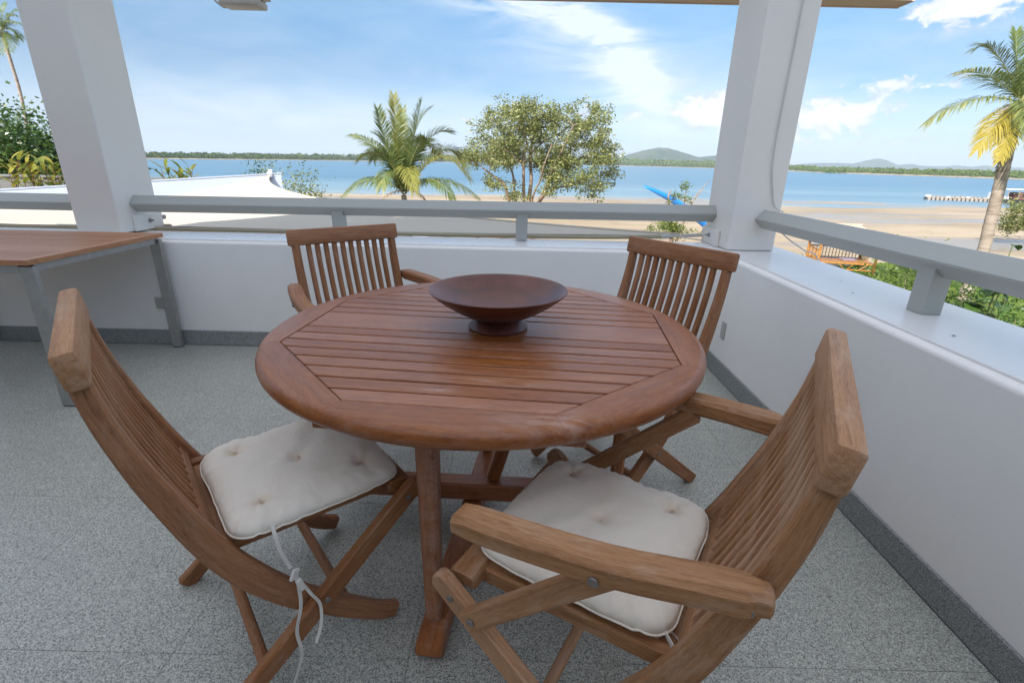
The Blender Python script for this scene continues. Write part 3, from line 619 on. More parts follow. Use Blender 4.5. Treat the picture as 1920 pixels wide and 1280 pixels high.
# ------------------------------------------------------------ folding chairs  (x forward, y left, origin between the front feet)
STILE = smoothpts([(0.0, 0.026), (-0.05, 0.052), (-0.13, 0.120), (-0.21, 0.196), (-0.27, 0.263), (-0.32, 0.332), (-0.365, 0.408), (-0.402, 0.49), (-0.434, 0.575), (-0.457, 0.640), (-0.479, 0.715), (-0.495, 0.78), (-0.508, 0.855)], 3)
def sdep(z): return float(np.interp(z, [0.0, 0.12, 0.33, 0.45, 0.6, 0.75, 0.86], [0.042, 0.054, 0.060, 0.056, 0.046, 0.036, 0.031]))
def stile_at(z):
    zs = [p[1] for p in STILE]; return float(np.interp(z, zs, [p[0] for p in STILE]))
def make_chair(label, arms, mat, group, W=0.221):
    t = thing('folding_chair', label, 'chair', group=group)
    for s in (1, -1):
        m = MB(); m.sweep([(p[0], s*W, p[1]) for p in STILE], 0.029, [sdep(p[1]) for p in STILE], (0, 1, 0), ch=0.005); m.build('stile', mat, t, 35)
        # leg from the front of the seat to the rear foot, outside the stile
        A, B = Vector((0.058, s*(W+0.034), 0.425)), Vector((-0.447, s*(W+0.034), 0.004))
        d = (B-A).normalized(); P = [A-d*0.022, A-d*0.012, A, A+(B-A)*0.5, B]
        m = MB(); m.sweep(P, 0.027, [0.028, 0.042, 0.048, 0.050, 0.046], (0, 1, 0), ch=0.005); leg = m.build('leg', mat, t, 35)
        for (fx, fz) in ((0.035, 0.405), (-0.187, 0.219)):
            m = MB(); q = Vector((fx, s*(W+0.047), fz)); m.sweep([q, q+Vector((0, s*0.003, 0))], 0.016, 0.016, (1, 0, 0), rnd=True, nseg=12, cap=0.001); m.build('screw', M_SCREW, leg)
        m = MB(); m.box((-0.155, s*(W-0.036), 0.418), (0.43, 0.026, 0.034), 0.004); m.build('seat_rail', mat, t)
    m = MB(); m.sweep([(0.030, -W-0.012, 0.425), (0.030, W+0.012, 0.425)], 0.060, 0.032, (1, 0, 0), ch=0.006); m.build('front_rail', mat, t)
    m = MB(); m.box((-0.345, 0, 0.416), (0.045, 2*W-0.11, 0.026), 0.004, axis=1); m.build('rear_rail', mat, t)
    n = 8; sp = (2*W-0.12)/(n-1)
    for i in range(n):
        m = MB(); m.box((-0.16, -(W-0.06)+i*sp, 0.434), (0.36, 0.028, 0.014), 0.003); m.build('seat_slat', mat, t)
    # back: top rail, lower rail and ten curved slats
    d = (Vector(STILE[-1].tolist())-Vector(STILE[-3].tolist())).normalized(); up = Vector((d.x, 0, d.y)); fw_ = Vector((d.y, 0, -d.x))
    cc = Vector((stile_at(0.845), 0, 0.845))+up*0.033
    M = Matrix((fw_, Vector((0, 1, 0)), up)).transposed()
    m = MB(); m.box(cc+fw_*0.001, (0.036, 2*W+0.058, 0.068), 0.009, M=M, axis=1); m.build('top_rail', mat, t, 40)
    zl = 0.455; cl_ = Vector((stile_at(zl), 0, zl)); m = MB(); m.box(cl_, (0.026, 2*W-0.031, 0.032), 0.003, M=Matrix.Rotation(R_(-25), 3, 'Y'), axis=1); m.build('lower_rail', mat, t)
    SL = [p for p in STILE if p[1] >= 0.452]+[np.array((STILE[-1][0]-0.001, 0.862))]
    nb = 10; sp = (2*W-0.029)/(nb+1); s0 = None
    for i in range(nb):
        y = -W+0.0145+sp*(i+1)
        if s0 is None:
            m = MB(); m.sweep([(p[0]+0.002, 0, p[1]) for p in SL[::2]+[SL[-1]]], 0.0185, 0.019, (0, 1, 0), ch=0.0022); s0 = m.build('back_slat', mat, t, 35); o = s0
        else: o = s0.copy(); col.objects.link(o)
        o.location = (0, y, 0)
    for (x, z, w_) in ((-0.125, 0.116, W-0.012), (-0.335, 0.100, W+0.024)):
        m = MB(); m.tube([(x, -w_, z), (x, w_, z)], 0.0135, 10); m.build('stretcher', mat, t, 50)
    if arms:
        for s in (1, -1):
            P = smoothpts([(-0.478, s*(W+0.036), 0.676), (-0.40, s*(W+0.052), 0.674), (-0.28, s*(W+0.076), 0.666), (-0.14, s*(W+0.088), 0.658), (-0.02, s*(W+0.090), 0.650)], 4)
            n = len(P); m = MB(); m.sweep(P, [0.040 if i < 2 else 0.056 if i < n-2 else 0.052 for i in range(n)], [0.036]+[0.042]*(n-2)+[0.034], (0, 1, 0), ch=0.008); arm = m.build('arm', mat, t, 40)
            for (x, y, z) in ((-0.452, W+0.060, 0.672), (-0.262, W+0.106, 0.660)):
                m = MB(); q = Vector((x, s*y, z-0.004)); m.sweep([q, q+Vector((0, s*0.004, 0))], 0.017, 0.017, (1, 0, 0), rnd=True, nseg=12, cap=0.001); m.build('screw', M_SCREW, arm)
            A, B = Vector((-0.015, s*(W+0.061), 0.392)), Vector((-0.285, s*(W+0.061), 0.648)); m = MB(); m.sweep([A, A.lerp(B, 0.5), B], 0.022, 0.042, (0, 1, 0), ch=0.004); st = m.build('arm_support', mat, t, 35)
            m = MB(); q = Vector((0.002, s*(W+0.072), 0.380)); q = A+(B-A)*0.06+Vector((0, s*0.011, 0)); m.sweep([q, q+Vector((0, s*0.004, 0))], 0.016, 0.016, (1, 0, 0), rnd=True, nseg=12, cap=0.001); m.build('screw', M_SCREW, st)
    return t
GC = 'teak folding chairs around the round table'
ch_l = make_chair('armless teak folding chair at the near left with a cream cushion and hanging ties', False, M_CHAIR, GC); ch_l.location = (-0.450, 1.218, 0); ch_l.rotation_euler = (0, 0, R_(39.5))
ch_r = make_chair('greyed teak folding armchair at the near right with a cream cushion', True, M_CHAIR_OLD, GC); ch_r.location = (0.052, 0.948, 0); ch_r.rotation_euler = (0, 0, R_(150.5))
def clone_chair(src, label, mat, loc, rz):
    c = copy_tree(src); c['label'] = label; c.location = loc; c.rotation_euler = (0, 0, R_(rz))
    seen = {}
    def rec(o):
        for k in o.children:
            if k.type == 'MESH':
                if k.data not in seen:
                    seen[k.data] = k.data.copy()
                    if k.data.materials[0] in (M_CHAIR, M_CHAIR_OLD): seen[k.data].materials[0] = mat
                k.data = seen[k.data]
            rec(k)
    if mat: rec(c)
    return c
clone_chair(ch_r, 'teak folding armchair at the far left before the back parapet', M_CHAIR, (-0.440, 1.868, 0), -50.2)
clone_chair(ch_l, 'armless teak folding chair at the far right in front of the corner column', None, (0.228, 1.662, 0), -144.2)

for k in ch_l.children:
    if k.name.startswith('top_rail'):
        k.data = k.data.copy(); k.data.materials[0] = M_CHAIR_OLD; k['label'] = 'paler sun bleached top rail with rounded corners'
# cushions
def cushion(label, w_, d_, t_, ties, seed):
    t = thing('seat_cushion', label, 'cushion', group='cream tufted seat cushions')
    N = 56; rnd = random.Random(seed); V = []; F = []
    tf = [(0.30*d_*a, 0.30*w_*b) for a in (-1, 1) for b in (-1, 1)]+[(0, 0)]
    ph = [rnd.random()*6.28 for _ in range(8)]
    def shape(u, v):
        a = max(abs(u), abs(v)); 
        if a < 1e-6: return 0.0, 0.0, 0.0
        n = 7.0; k = (abs(u)**n+abs(v)**n)**(1/n); s = a/k
        return u*s, v*s, a
    for side in (1, -1):
        for i in range(N+1):
            for j in range(N+1):
                u, v = -1+2*i/N, -1+2*j/N; u = math.copysign(abs(u)**0.8, u); v = math.copysign(abs(v)**0.8, v)
                x, y, a = shape(u, v); ang = math.atan2(y, x)
                wob = 1+0.007*math.sin(5*ang+ph[0])+0.004*math.sin(11*ang+ph[1])+0.0025*math.sin(23*ang+ph[2])
                X, Y = x*d_/2*wob, y*w_/2*wob
                z = t_*(1-a**6)**0.5
                if side == 1:
                    for (tx, ty) in tf:
                        r = math.hypot(X-tx, Y-ty); z -= 0.38*t_*math.exp(-(r/0.018)**2)+0.12*t_*math.exp(-(r/0.070)**1.5)*(1+0.5*math.sin(6*math.atan2(Y-ty, X-tx)+ph[4]))
                    z += 0.0026*math.sin(31*X+ph[5]+9*Y)*math.sin(27*Y+ph[6])+0.0012*math.sin(63*X-40*Y+ph[1])+0.005*(1-a*a)*math.sin(7*X+ph[7])*math.cos(8*Y)
                    z += 0.002*a**6*math.sin(38*ang+ph[3])+0.0012*a**4*math.sin(71*ang+ph[2])
                    z = max(z, 0.004 if a < 0.97 else 0)
                    V.append((X, Y, z+0.010))
                else: V.append((X*0.99, Y*0.99, 0.010-0.010*(1-a**6)))
    n1 = (N+1)*(N+1)
    for i in range(N):
        for j in range(N):
            q = i*(N+1)+j; F.append((q, q+N+1, q+N+2, q+1)); F.append((n1+q, n1+q+1, n1+q+N+2, n1+q+N+1))
    per = [i*(N+1) for i in range(N+1)]+[N*(N+1)+j for j in range(1, N+1)]+[i*(N+1)+N for i in range(N-1, -1, -1)]+[j for j in range(N-1, 0, -1)]
    for k in range(len(per)):
        a, b = per[k], per[(k+1) % len(per)]; F.append((b, a, n1+a, n1+b))
    m = MB(); m.add(V, F); cv = m.build('cover', M_CUSH, t, 180)
    stn = [max(math.exp(-(math.hypot((x-tx)*1.0, (y-ty)*1.2)/0.016)**1.4) for (tx, ty) in tf) for (x, y, z) in V]
    at_ = cv.data.attributes.new('stain', 'FLOAT', 'POINT'); at_.data.foreach_set('value', np.array(stn, dtype=np.float32))
    mp = MB(); pts = [Vector(V[i])*1.0 for i in per[::2]]; mp.tube(pts+[pts[0]], 0.0022, 6); mp.build('piping', M_CUSH, t, 60)
    for (tx, ty) in tf:
        zt = 0.010+t_*0.54; m = MB()
        for q in range(5):
            a = rnd.random()*6.28; b = rnd.random()*0.8; L = 0.004+rnd.random()*0.006
            m.tube([(tx, ty, zt), (tx+L*0.6*math.cos(a), ty+L*0.6*math.sin(a), zt+0.004), (tx+L*math.cos(a), ty+L*math.sin(a), zt+0.003+0.004*b)], 0.0011, 5)
        m.build('tuft', M_TUFT, t)
    return t
def ribbon(m, pts, w0, side, rn=0.5): m.sweep(pts, w0, 0.0016, side, ch=0.0, cap=0)
cu = cushion('cream tufted cushion on the near left chair with long tapes hanging off its side', 0.415, 0.395, 0.040, True, 3)
def place_on(o, ch, x, y, z, rz):
    M = Matrix.Translation(ch.location) @ Matrix.Rotation(ch.rotation_euler.z, 4, 'Z'); p = M @ Vector((x, y, z)); o.location = p; o.rotation_euler = (0, R_(-1.0), ch.rotation_euler.z+R_(rz))
place_on(cu, ch_l, -0.155, -0.035, 0.440, 1.0)
m = MB(); y0 = -0.205
ribbon(m, smoothpts([(-0.115, y0+0.035, 0.035), (-0.12, y0-0.008, 0.010), (-0.118, y0-0.022, -0.03), (-0.105, y0-0.026, -0.085)], 5), 0.008, (1, 0.2, 0))
m.build('tie', M_TIE, cu, 60)
m = MB(); c = Vector((-0.100, y0-0.028, -0.105)); m.box(c, (0.017, 0.008, 0.028), 0.0025, M=Matrix.Rotation(R_(25), 3, 'Y') @ Matrix.Rotation(R_(20), 3, 'Z')); m.box(c+Vector((0.008, -0.004, -0.03)), (0.014, 0.010, 0.034), 0.003, M=Matrix.Rotation(R_(-14), 3, 'Y')); m.build('knot', M_TIE, cu)
m = MB(); ribbon(m, smoothpts([(-0.096, y0-0.028, -0.115), (-0.100, y0-0.034, -0.19), (-0.118, y0-0.032, -0.26), (-0.118, y0-0.036, -0.33), (-0.150, y0-0.040, -0.405)], 5), 0.008, (1, 0.3, 0)); m.build('tie', M_TIE, cu, 60)
m = MB(); ribbon(m, smoothpts([(-0.094, y0-0.03, -0.12), (-0.076, y0-0.036, -0.17), (-0.060, y0-0.034, -0.215), (-0.066, y0-0.040, -0.265), (-0.085, y0-0.044, -0.31)], 5), 0.007, (1, -0.3, 0)); m.build('tie', M_TIE, cu, 60)
cu2 = cushion('cream tufted cushion on the near right armchair, its front corner beside the arm', 0.405, 0.405, 0.036, False, 8)
place_on(cu2, ch_r, -0.160, -0.012, 0.440, -1.0)
m = MB(); ribbon(m, smoothpts([(-0.185, 0.17, 0.012), (-0.215, 0.195, 0.004), (-0.225, 0.175, -0.010), (-0.20, 0.155, -0.008), (-0.178, 0.165, 0.004)], 6), 0.010, (0, 0, 1)); m.build('tie', M_TIE, cu2, 60)

# bowl
bo = thing('bowl', 'wide dark red lacquered wooden bowl on a foot ring in the middle of the table', 'bowl', (-0.045, 1.395, TOP))
pr = [(0.0, 0.012), (0.060, 0.012), (0.080, 0.0), (0.0865, 0.001), (0.0875, 0.006), (0.074, 0.022), (0.066, 0.030)]
m = MB(); m.lathe(pr, 64); m.build('foot', M_BOWL, bo, 50)
pr = [(0.0655, 0.0295), (0.085, 0.037), (0.125, 0.058), (0.162, 0.082), (0.187, 0.102), (0.1975, 0.112), (0.1995, 0.115), (0.1985, 0.1165), (0.1950, 0.1155), (0.184, 0.108), (0.158, 0.089), (0.12, 0.069), (0.08, 0.054), (0.04, 0.047), (0.0005, 0.045)]
m = MB(); m.lathe(pr, 96); m.build('body', M_BOWL, bo, 60)

# ------------------------------------------------------------ side table at the left
st = thing('side_table', 'long golden slatted wooden side table on flat steel legs by the left parapet', 'table', (0, 0, 0))
X1, X0, Y0, Y1, ZT = -2.185, -3.50, 2.19, 3.098, 0.74
nsl = 17; pw = (Y1-Y0-0.11)/nsl
for i in range(nsl):
    m = MB(); m.box(((X0+X1)/2, Y0+0.055+pw*(i+0.5), ZT-0.011), (X1-X0-0.11, pw-0.005, 0.022), 0.0015); m.build('slat', M_BENCH, st)
for (cx, cy, dx_, dy_, ax) in (((X0+X1)/2, Y0+0.026, X1-X0, 0.052, 0), ((X0+X1)/2, Y1-0.026, X1-X0, 0.052, 0), (X1-0.026, (Y0+Y1)/2, 0.052, Y1-Y0-0.106, 1), (X0+0.026, (Y0+Y1)/2, 0.052, Y1-Y0-0.106, 1)):
    m = MB(); m.box((cx, cy, ZT-0.012), (dx_, dy_, 0.025), 0.002, axis=ax); m.build('edge_board', M_BENCH, st)
for (x, y) in ((X1-0.033, Y0+0.032), (X1-0.033, Y1-0.030), (X0+0.033, Y0+0.032), (X0+0.033, Y1-0.030)):
    m = MB(); m.box((x, y, 0.356), (0.062, 0.028, 0.702), 0.002); leg = m.build('leg', M_STEEL, st)
    m = MB(); m.box((x, y, 0.003), (0.058, 0.025, 0.006)); m.build('foot_pad', M_DARK, leg)
for y in (Y0+0.032, Y1-0.030):
    m = MB(); m.box(((X0+X1)/2, y, 0.695), (X1-X0-0.13, 0.027, 0.038), 0.002); m.build('frame_rail', M_STEEL, st)
for x in (X1-0.033, X0+0.033):
    m = MB(); m.box((x, (Y0+Y1)/2-0.0, 0.697), (0.030, Y1-Y0-0.092, 0.034), 0.002); m.build('frame_rail', M_STEEL, st)
# ------------------------------------------------------------ ground, sea, far shore, hills
def gh(x, y):
    """ground height: flat garden, then a beach that falls slowly under the sea"""
    base = np.where(y < 30, -3.3, -3.3-(y-30)*0.0062)
    base = np.where(y > 78, base-(y-78)*0.02, base)
    return base
def npmesh(name, V, F, mat, rn=None, parent=None, smooth=False, gr=None):
    """fast mesh from arrays: V (n,3), F (m,k)"""
    V = np.asarray(V, np.float32); F = np.asarray(F, np.int32); k = F.shape[1]
    me = bpy.data.meshes.new(name); me.vertices.add(len(V)); me.vertices.foreach_set('co', V.ravel())
    me.loops.add(F.size); me.loops.foreach_set('vertex_index', F.ravel())
    me.polygons.add(len(F)); me.polygons.foreach_set('loop_start', np.arange(0, F.size, k, dtype=np.int32)); me.polygons.foreach_set('loop_total', np.full(len(F), k, np.int32))
    if smooth: me.polygons.foreach_set('use_smooth', np.ones(len(F), bool))
    me.update(calc_edges=True); me.validate()
    if rn is not None:
        a = me.attributes.new('rn', 'FLOAT', 'POINT'); a.data.foreach_set('value', np.asarray(rn, np.float32))
    me.materials.append(mat); o = bpy.data.objects.new(name, me); col.objects.link(o)
    if parent is not None: o.parent = parent
    return o
def grid(xs, ys, fz):
    X, Y = np.meshgrid(xs, ys); Z = fz(X, Y); n = len(xs); V = np.stack([X.ravel(), Y.ravel(), Z.ravel()], 1)
    i = np.arange((len(ys)-1)*(n-1)); r = i//(n-1); c = i % (n-1); a = r*n+c
    return V, np.stack([a, a+1, a+n+1, a+n], 1)
def snoise(X, Y, s, seed=0):
    r = np.random.default_rng(seed); Z = np.zeros_like(X)
    for k in range(10):
        a = r.random()*6.28; f = s*(0.5+1.6*r.random()); Z += np.sin((X*math.cos(a)+Y*math.sin(a))*f+r.random()*6.28)
    return Z/10
def gz(X, Y):
    am = np.clip((Y-38)/25, 0, 1)
    return gh(X, Y)+am*(0.15*snoise(X*0.6, Y*2.0, 0.11, 5)+0.05*snoise(X*0.7, Y*2.5, 0.35, 9))
xs = np.concatenate([np.linspace(-160, -60, 30), np.linspace(-58, 90, 200), np.linspace(92, 220, 40)]); ys = np.concatenate([np.linspace(-60, 28, 30), np.linspace(29, 110, 170), np.linspace(112, 240, 20)])
V, F = grid(xs, ys, gz); g = npmesh('beach', V, F, M_SAND, smooth=True); tag(g, 'pale tidal sand beach with wet flats below the terrace', None, None, 'structure')
ZW = -3.592
me = MB(); me.add([(-14000, 30, ZW), (14000, 30, ZW), (14000, 16000, ZW), (-14000, 16000, ZW)], [(0, 1, 2, 3)]); s = me.build('sea', M_SEA); tag(s, 'calm turquoise bay between the beach and the far shore', None, None, 'structure')
# lawn
ang = np.linspace(0, 2*math.pi, 80, endpoint=False); rad = 1+0.05*np.sin(5*ang)+0.04*np.sin(9*ang+1)
rings = [0.0001, 0.25, 0.5, 0.75, 0.9, 1.0]; V = []; F = []
for ri in rings:
    for a, q in zip(ang, rad): V.append((20.0+15.5*ri*q*math.cos(a), 13.5+11.6*ri*q*math.sin(a), -3.3+(0.055 if ri < 0.95 else 0.004)))
for i in range(len(rings)-1):
    for j in range(80): F.append((i*80+j, (i+1)*80+j, (i+1)*80+(j+1) % 80, i*80+(j+1) % 80))
lw = npmesh('lawn', V, F, M_LAWN, smooth=True); tag(lw, 'green garden lawn right of the terrace, worn to sand in places', None, None, 'structure')
def leaves(C, size, aspect=0.5, up=0.3, rngs=None, bend=0.15):
    """kite-shaped leaves at centres C with random directions; returns V (4n,3), F (n,4)"""
    r = rngs or rng; n = len(C); d = r.normal(size=(n, 3)); d[:, 2] = d[:, 2]*0.6+up*0.4; d /= np.linalg.norm(d, axis=1)[:, None]
    q = r.normal(size=(n, 3)); s = np.cross(d, q); s /= np.linalg.norm(s, axis=1)[:, None]; nn = np.cross(s, d)
    L = np.asarray(size).reshape(-1, 1)*(0.7+0.6*r.random((n, 1))); W = L*aspect*0.5
    a = C-d*L*0.5; b = C+s*W+nn*L*bend*0.5; c = C+d*L*0.5-nn*L*bend; e = C-s*W+nn*L*bend*0.5
    V = np.stack([a, b, c, e], 1).reshape(-1, 3); F = np.arange(4*n).reshape(-1, 4)
    return V, F
# grass on the part of the lawn that shows
n = 9000; P = np.stack([8+18*rng.random(n), 8+17*rng.random(n), np.full(n, -3.24)], 1)
H = 0.05+0.10*rng.random(n); A = rng.random(n)*6.28; wv = 0.02
dv = np.stack([np.cos(A), np.sin(A), np.zeros(n)], 1); tip = P+np.stack([0.05*rng.normal(size=n), 0.05*rng.normal(size=n), H], 1)
V = np.stack([P-dv*wv, P+dv*wv, tip], 1).reshape(-1, 3); gr = npmesh('grass', V, np.arange(3*n).reshape(-1, 3), M_GRASS, np.repeat(rng.random(n), 3)); tag(gr, 'short grass blades growing on the lawn by the bamboo hut', 'grass', None, 'stuff')

def blobs(name, pts, rad, mat, label, seed, flat=0.8, kind='stuff', cat='forest', leafy=26, lsize=0.5):
    """a mass of tree crowns: each crown a cluster of big leaf clumps"""
    r = np.random.default_rng(seed); C = []; S = []; Rn = []
    for (p, q) in zip(pts, rad):
        d = r.normal(size=(leafy, 3)); d /= np.linalg.norm(d, axis=1)[:, None]; d[:, 2] = np.abs(d[:, 2])*1.15-0.12
        k = q*(0.72+0.4*r.random((leafy, 1))); C.append(np.array(p)+d*k*np.array([1, 1, flat])); S.append(np.full(leafy, q*lsize)); Rn.append(np.clip(0.35*r.random()+0.65*r.random(leafy), 0, 1))
    C = np.concatenate(C); S = np.concatenate(S); V, F = leaves(C, S, 0.8, 0.2, r); o = npmesh(name, V, F, mat, np.repeat(np.concatenate(Rn), 4))
    return tag(o, label, cat, None, kind)
def horiz(px): return 303.4+(px-960)*math.tan(ROLL)
def shore(px):      # distance of the far waterline along the view
    return float(np.interp(px, [-400, 100, 265, 450, 640, 760, 900, 1150, 1330, 1400, 1470, 1600, 1750, 1900, 2300], [520, 480, 470, 620, 900, 1150, 1500, 1500, 1100, 900, 640, 520, 430, 340, 300]))
def treeh(px):      # height of the far trees in photograph pixels above the waterline
    return float(np.interp(px, [-400, 100, 265, 640, 700, 860, 1130, 1200, 1330, 1470, 1600, 1750, 1900, 2300], [12, 12, 12, 11, 12, 13, 14, 13, 13, 11, 12, 14, 17, 18]))
def far_forest(px0, px1, mat, label, seed, n, depth, hs=1.0):
    r = random.Random(seed); pts = []; rad = []
    for i in range(n):
        px = px0+(px1-px0)*r.random(); t = r.random(); Y = shore(px)*(1.01+depth*t)
        h = treeh(px)/FPX*shore(px)*hs*(0.55+0.5*t+0.30*(r.random()-0.4)); X = (px-960)/FPX*Y*1.04
        q = h*0.42*(0.8+0.5*r.random()); pts.append((X, Y, ZW+max(0.3*q, h-q))); rad.append(q)
        if r.random() < 0.6: pts.append((X+q*(r.random()-0.5), Y-2, ZW+0.35*q)); rad.append(q*0.9)
    return blobs('forest', pts, rad, mat, label, seed)
# low land carrying the far forest
lV = []; lF = []; pxs = list(range(-500, 2500, 25))
for px in pxs:
    Y = shore(px); X = (px-960)/FPX*Y*1.04; lV += [(X*0.985, Y*0.985, ZW-0.4), (X, Y, ZW+0.5), (X*1.02, Y*1.02, ZW+1.0), (X*2.2, Y*2.2, ZW+3.0)]
for i in range(len(pxs)-1):
    for j in range(3): lF.append((i*4+j, (i+1)*4+j, (i+1)*4+j+1, i*4+j+1))
fl = npmesh('far_shore', lV, lF, M_SAND, smooth=True); tag(fl, 'low far shore with a rim of sand across the bay', None, None, 'structure')
far_forest(40, 900, M_FAR, 'low dark wood along the far shore left of the young palm', 21, 1500, 0.10)
far_forest(860, 1380, M_FARG, 'bright low mangrove wood along the far shore behind the spreading tree', 22, 900, 0.12)
far_forest(1400, 2100, M_FARG, 'low green mangrove wood along the far shore right of the corner column', 23, 1300, 0.14)
r_ = random.Random(4); pts = []; rad = []
for i in range(46): 
    px = 1483+36*r_.random(); Y = 560; q = 1.6+1.0*r_.random(); pts.append(((px-960)/FPX*Y*1.04, Y+4*r_.random(), ZW+0.6+1.6*r_.random())); rad.append(q)
blobs('mangrove_clump', pts, rad, M_FARG, 'small dark mangrove clump alone on the sand rim right of the column', 31, kind=None, cat='bush')
def hills(name, label, prof, Y, depth, seed):
    """ridge whose crest follows (pixel x, pixels above the horizon) at distance Y"""
    px = np.linspace(prof[0][0], prof[-1][0], 140); h = np.interp(px, [p[0] for p in prof], [p[1] for p in prof])
    r = np.random.default_rng(seed); k = np.convolve(r.normal(size=160), np.ones(5)/5, 'same')[:140]; h = np.maximum(h+0.5*k*np.clip(h/6, 0, 1), -6)
    V = []; F = []; secs = [(-1.0, 0.0), (-0.62, 0.30), (-0.34, 0.66), (-0.12, 0.93), (0.0, 1.0), (0.3, 0.8), (1.0, 0.0)]; m = len(secs)
    for a, q in zip(px, h):
        for (s, e) in secs:
            yy = Y+depth*s*(1+0.12*math.sin(a*0.07+s*3)); X = (a-960)/FPX*yy*1.045; top = 1.2+q/FPX*Y
            V.append((X, yy, ZW-8+(top-ZW+8)*e*(1+0.06*math.sin(a*0.11+s*9)*(1-e))))
    for i in range(139):
        for j in range(m-1): F.append((i*m+j, (i+1)*m+j, (i+1)*m+j+1, i*m+j+1))
    o = npmesh(name, V, F, M_HILL, smooth=True); tag(o, label, None, None, 'structure')
hills('hills', 'rounded green hill and lower knolls behind the far shore right of the spreading tree', [(1080, -4), (1110, 6), (1140, 14), (1170, 23), (1195, 28), (1212, 28), (1235, 22), (1265, 14), (1285, 17), (1300, 18), (1322, 9), (1345, 2), (1370, -5)], 3200, 420, 2)
hills('hills', 'long low blue ridge far behind the young palm', [(640, -5), (730, 6), (800, 14), (850, 20), (880, 25), (930, 24), (1000, 26), (1060, 24), (1100, 18), (1160, 8), (1240, -5)], 6500, 700, 3)
hills('hills', 'line of blue hills with one peak behind the right far shore', [(1380, 3), (1420, 5), (1470, 9), (1500, 10), (1525, 9), (1545, 15), (1565, 19), (1580, 16), (1600, 8), (1620, 11), (1640, 8), (1680, 8), (1700, 10), (1725, 8), (1745, 11), (1780, 7), (1800, 9), (1830, 6), (1880, 6), (1905, 12), (1960, 14), (2100, 12), (2250, 0)], 5200, 500, 4)

# ------------------------------------------------------------ plants
def spline(p0, p1, p2, n):
    out = []
    for i in range(n+1):
        t = i/n; out.append(p0*(1-t)**2+p1*2*t*(1-t)+p2*t*t)
    return out
def frond(parent, p0, p1, p2, mat, width=0.42, n=34, droop=0.5, rs=None, tw=0.0, label=None, r0=0.022, warm=0.0, name='frond'):
    """coconut frond: a curved midrib with two rows of narrow hanging leaflets"""
    rs = rs or random; P = spline(Vector(p0), Vector(p1), Vector(p2), n); V = []; F = []; Rn = []
    m = len(P); up0 = Vector((0, 0, 1))
    for i in range(m):                                             # midrib
        t = (P[min(i+1, m-1)]-P[max(i-1, 0)]).normalized(); s = t.cross(up0); s = s.normalized() if s.length > 0.05 else Vector((1, 0, 0)); u = s.cross(t)
        q = r0*(1-0.85*i/(m-1)); V += [tuple(P[i]+s*q), tuple(P[i]+u*q), tuple(P[i]-s*q), tuple(P[i]-u*q*0.6)]; Rn += [0.9]*4
        if i:
            for k in range(4): F.append(((i-1)*4+k, (i-1)*4+(k+1) % 4, i*4+(k+1) % 4, i*4+k))
    for i in range(3, m):
        f = i/(m-1); t = (P[min(i+1, m-1)]-P[max(i-1, 0)]).normalized(); s = t.cross(up0); s = s.normalized() if s.length > 0.05 else Vector((1, 0, 0)); u = s.cross(t)
        if tw: s, u = s*math.cos(tw)+u*math.sin(tw), u*math.cos(tw)-s*math.sin(tw)
        L = width*(math.sin(min(1, (f+0.05))*math.pi*0.88)**0.55)*(1.12-0.45*f)
        for sgn in (1, -1):
            for rep in range(2):
                if rs.random() < 0.05: continue
                base = P[i]-t*(0.5*rep*(P[1]-P[0]).length); d = (s*sgn*0.9+t*(0.55+0.9*f*f)+u*(0.28+0.2*rs.random())+Vector((rs.gauss(0, .10), rs.gauss(0, .10), rs.gauss(0, .08)))).normalized()
                l = L*(0.8+0.3*rs.random()); w_ = 0.010+0.006*rs.random(); wd = d.cross(u).normalized()*w_
                mid = base+d*l*0.5-Vector((0, 0, droop*l*0.12)); tip = base+d*l*(0.97-0.10*droop)-Vector((0, 0, droop*l*0.52))
                o = len(V); rv = min(1, max(0, 0.15+0.5*rs.random()+warm*(0.2+f*0.4)))
                V += [tuple(base-wd*0.5), tuple(base+wd*0.5), tuple(mid+wd), tuple(mid-wd), tuple(tip+wd*0.12), tuple(tip-wd*0.12)]; Rn += [rv]*4+[min(1, rv+0.25*rs.random())]*2
                F += [(o, o+1, o+2, o+3), (o+3, o+2, o+4, o+5)]
    o = npmesh(name, V, F, mat, Rn, parent)
    if label: o['label'] = label
    return o
def trunk(parent, pts, radii, mat=None, name='trunk', rings=True, nseg=12):
    P = smoothpts(pts, 10); n = len(P); r = np.interp(np.linspace(0, 1, n), np.linspace(0, 1, len(radii)), radii)
    if rings: r = r*(1+0.035*np.sin(np.arange(n)*2.4))
    m = MB(); m.tube([Vector(p) for p in P], [float(x) for x in r], nseg); return m.build(name, mat or M_TRUNK, parent, 80)
def loc(v): return (v.x, v.y, v.z)
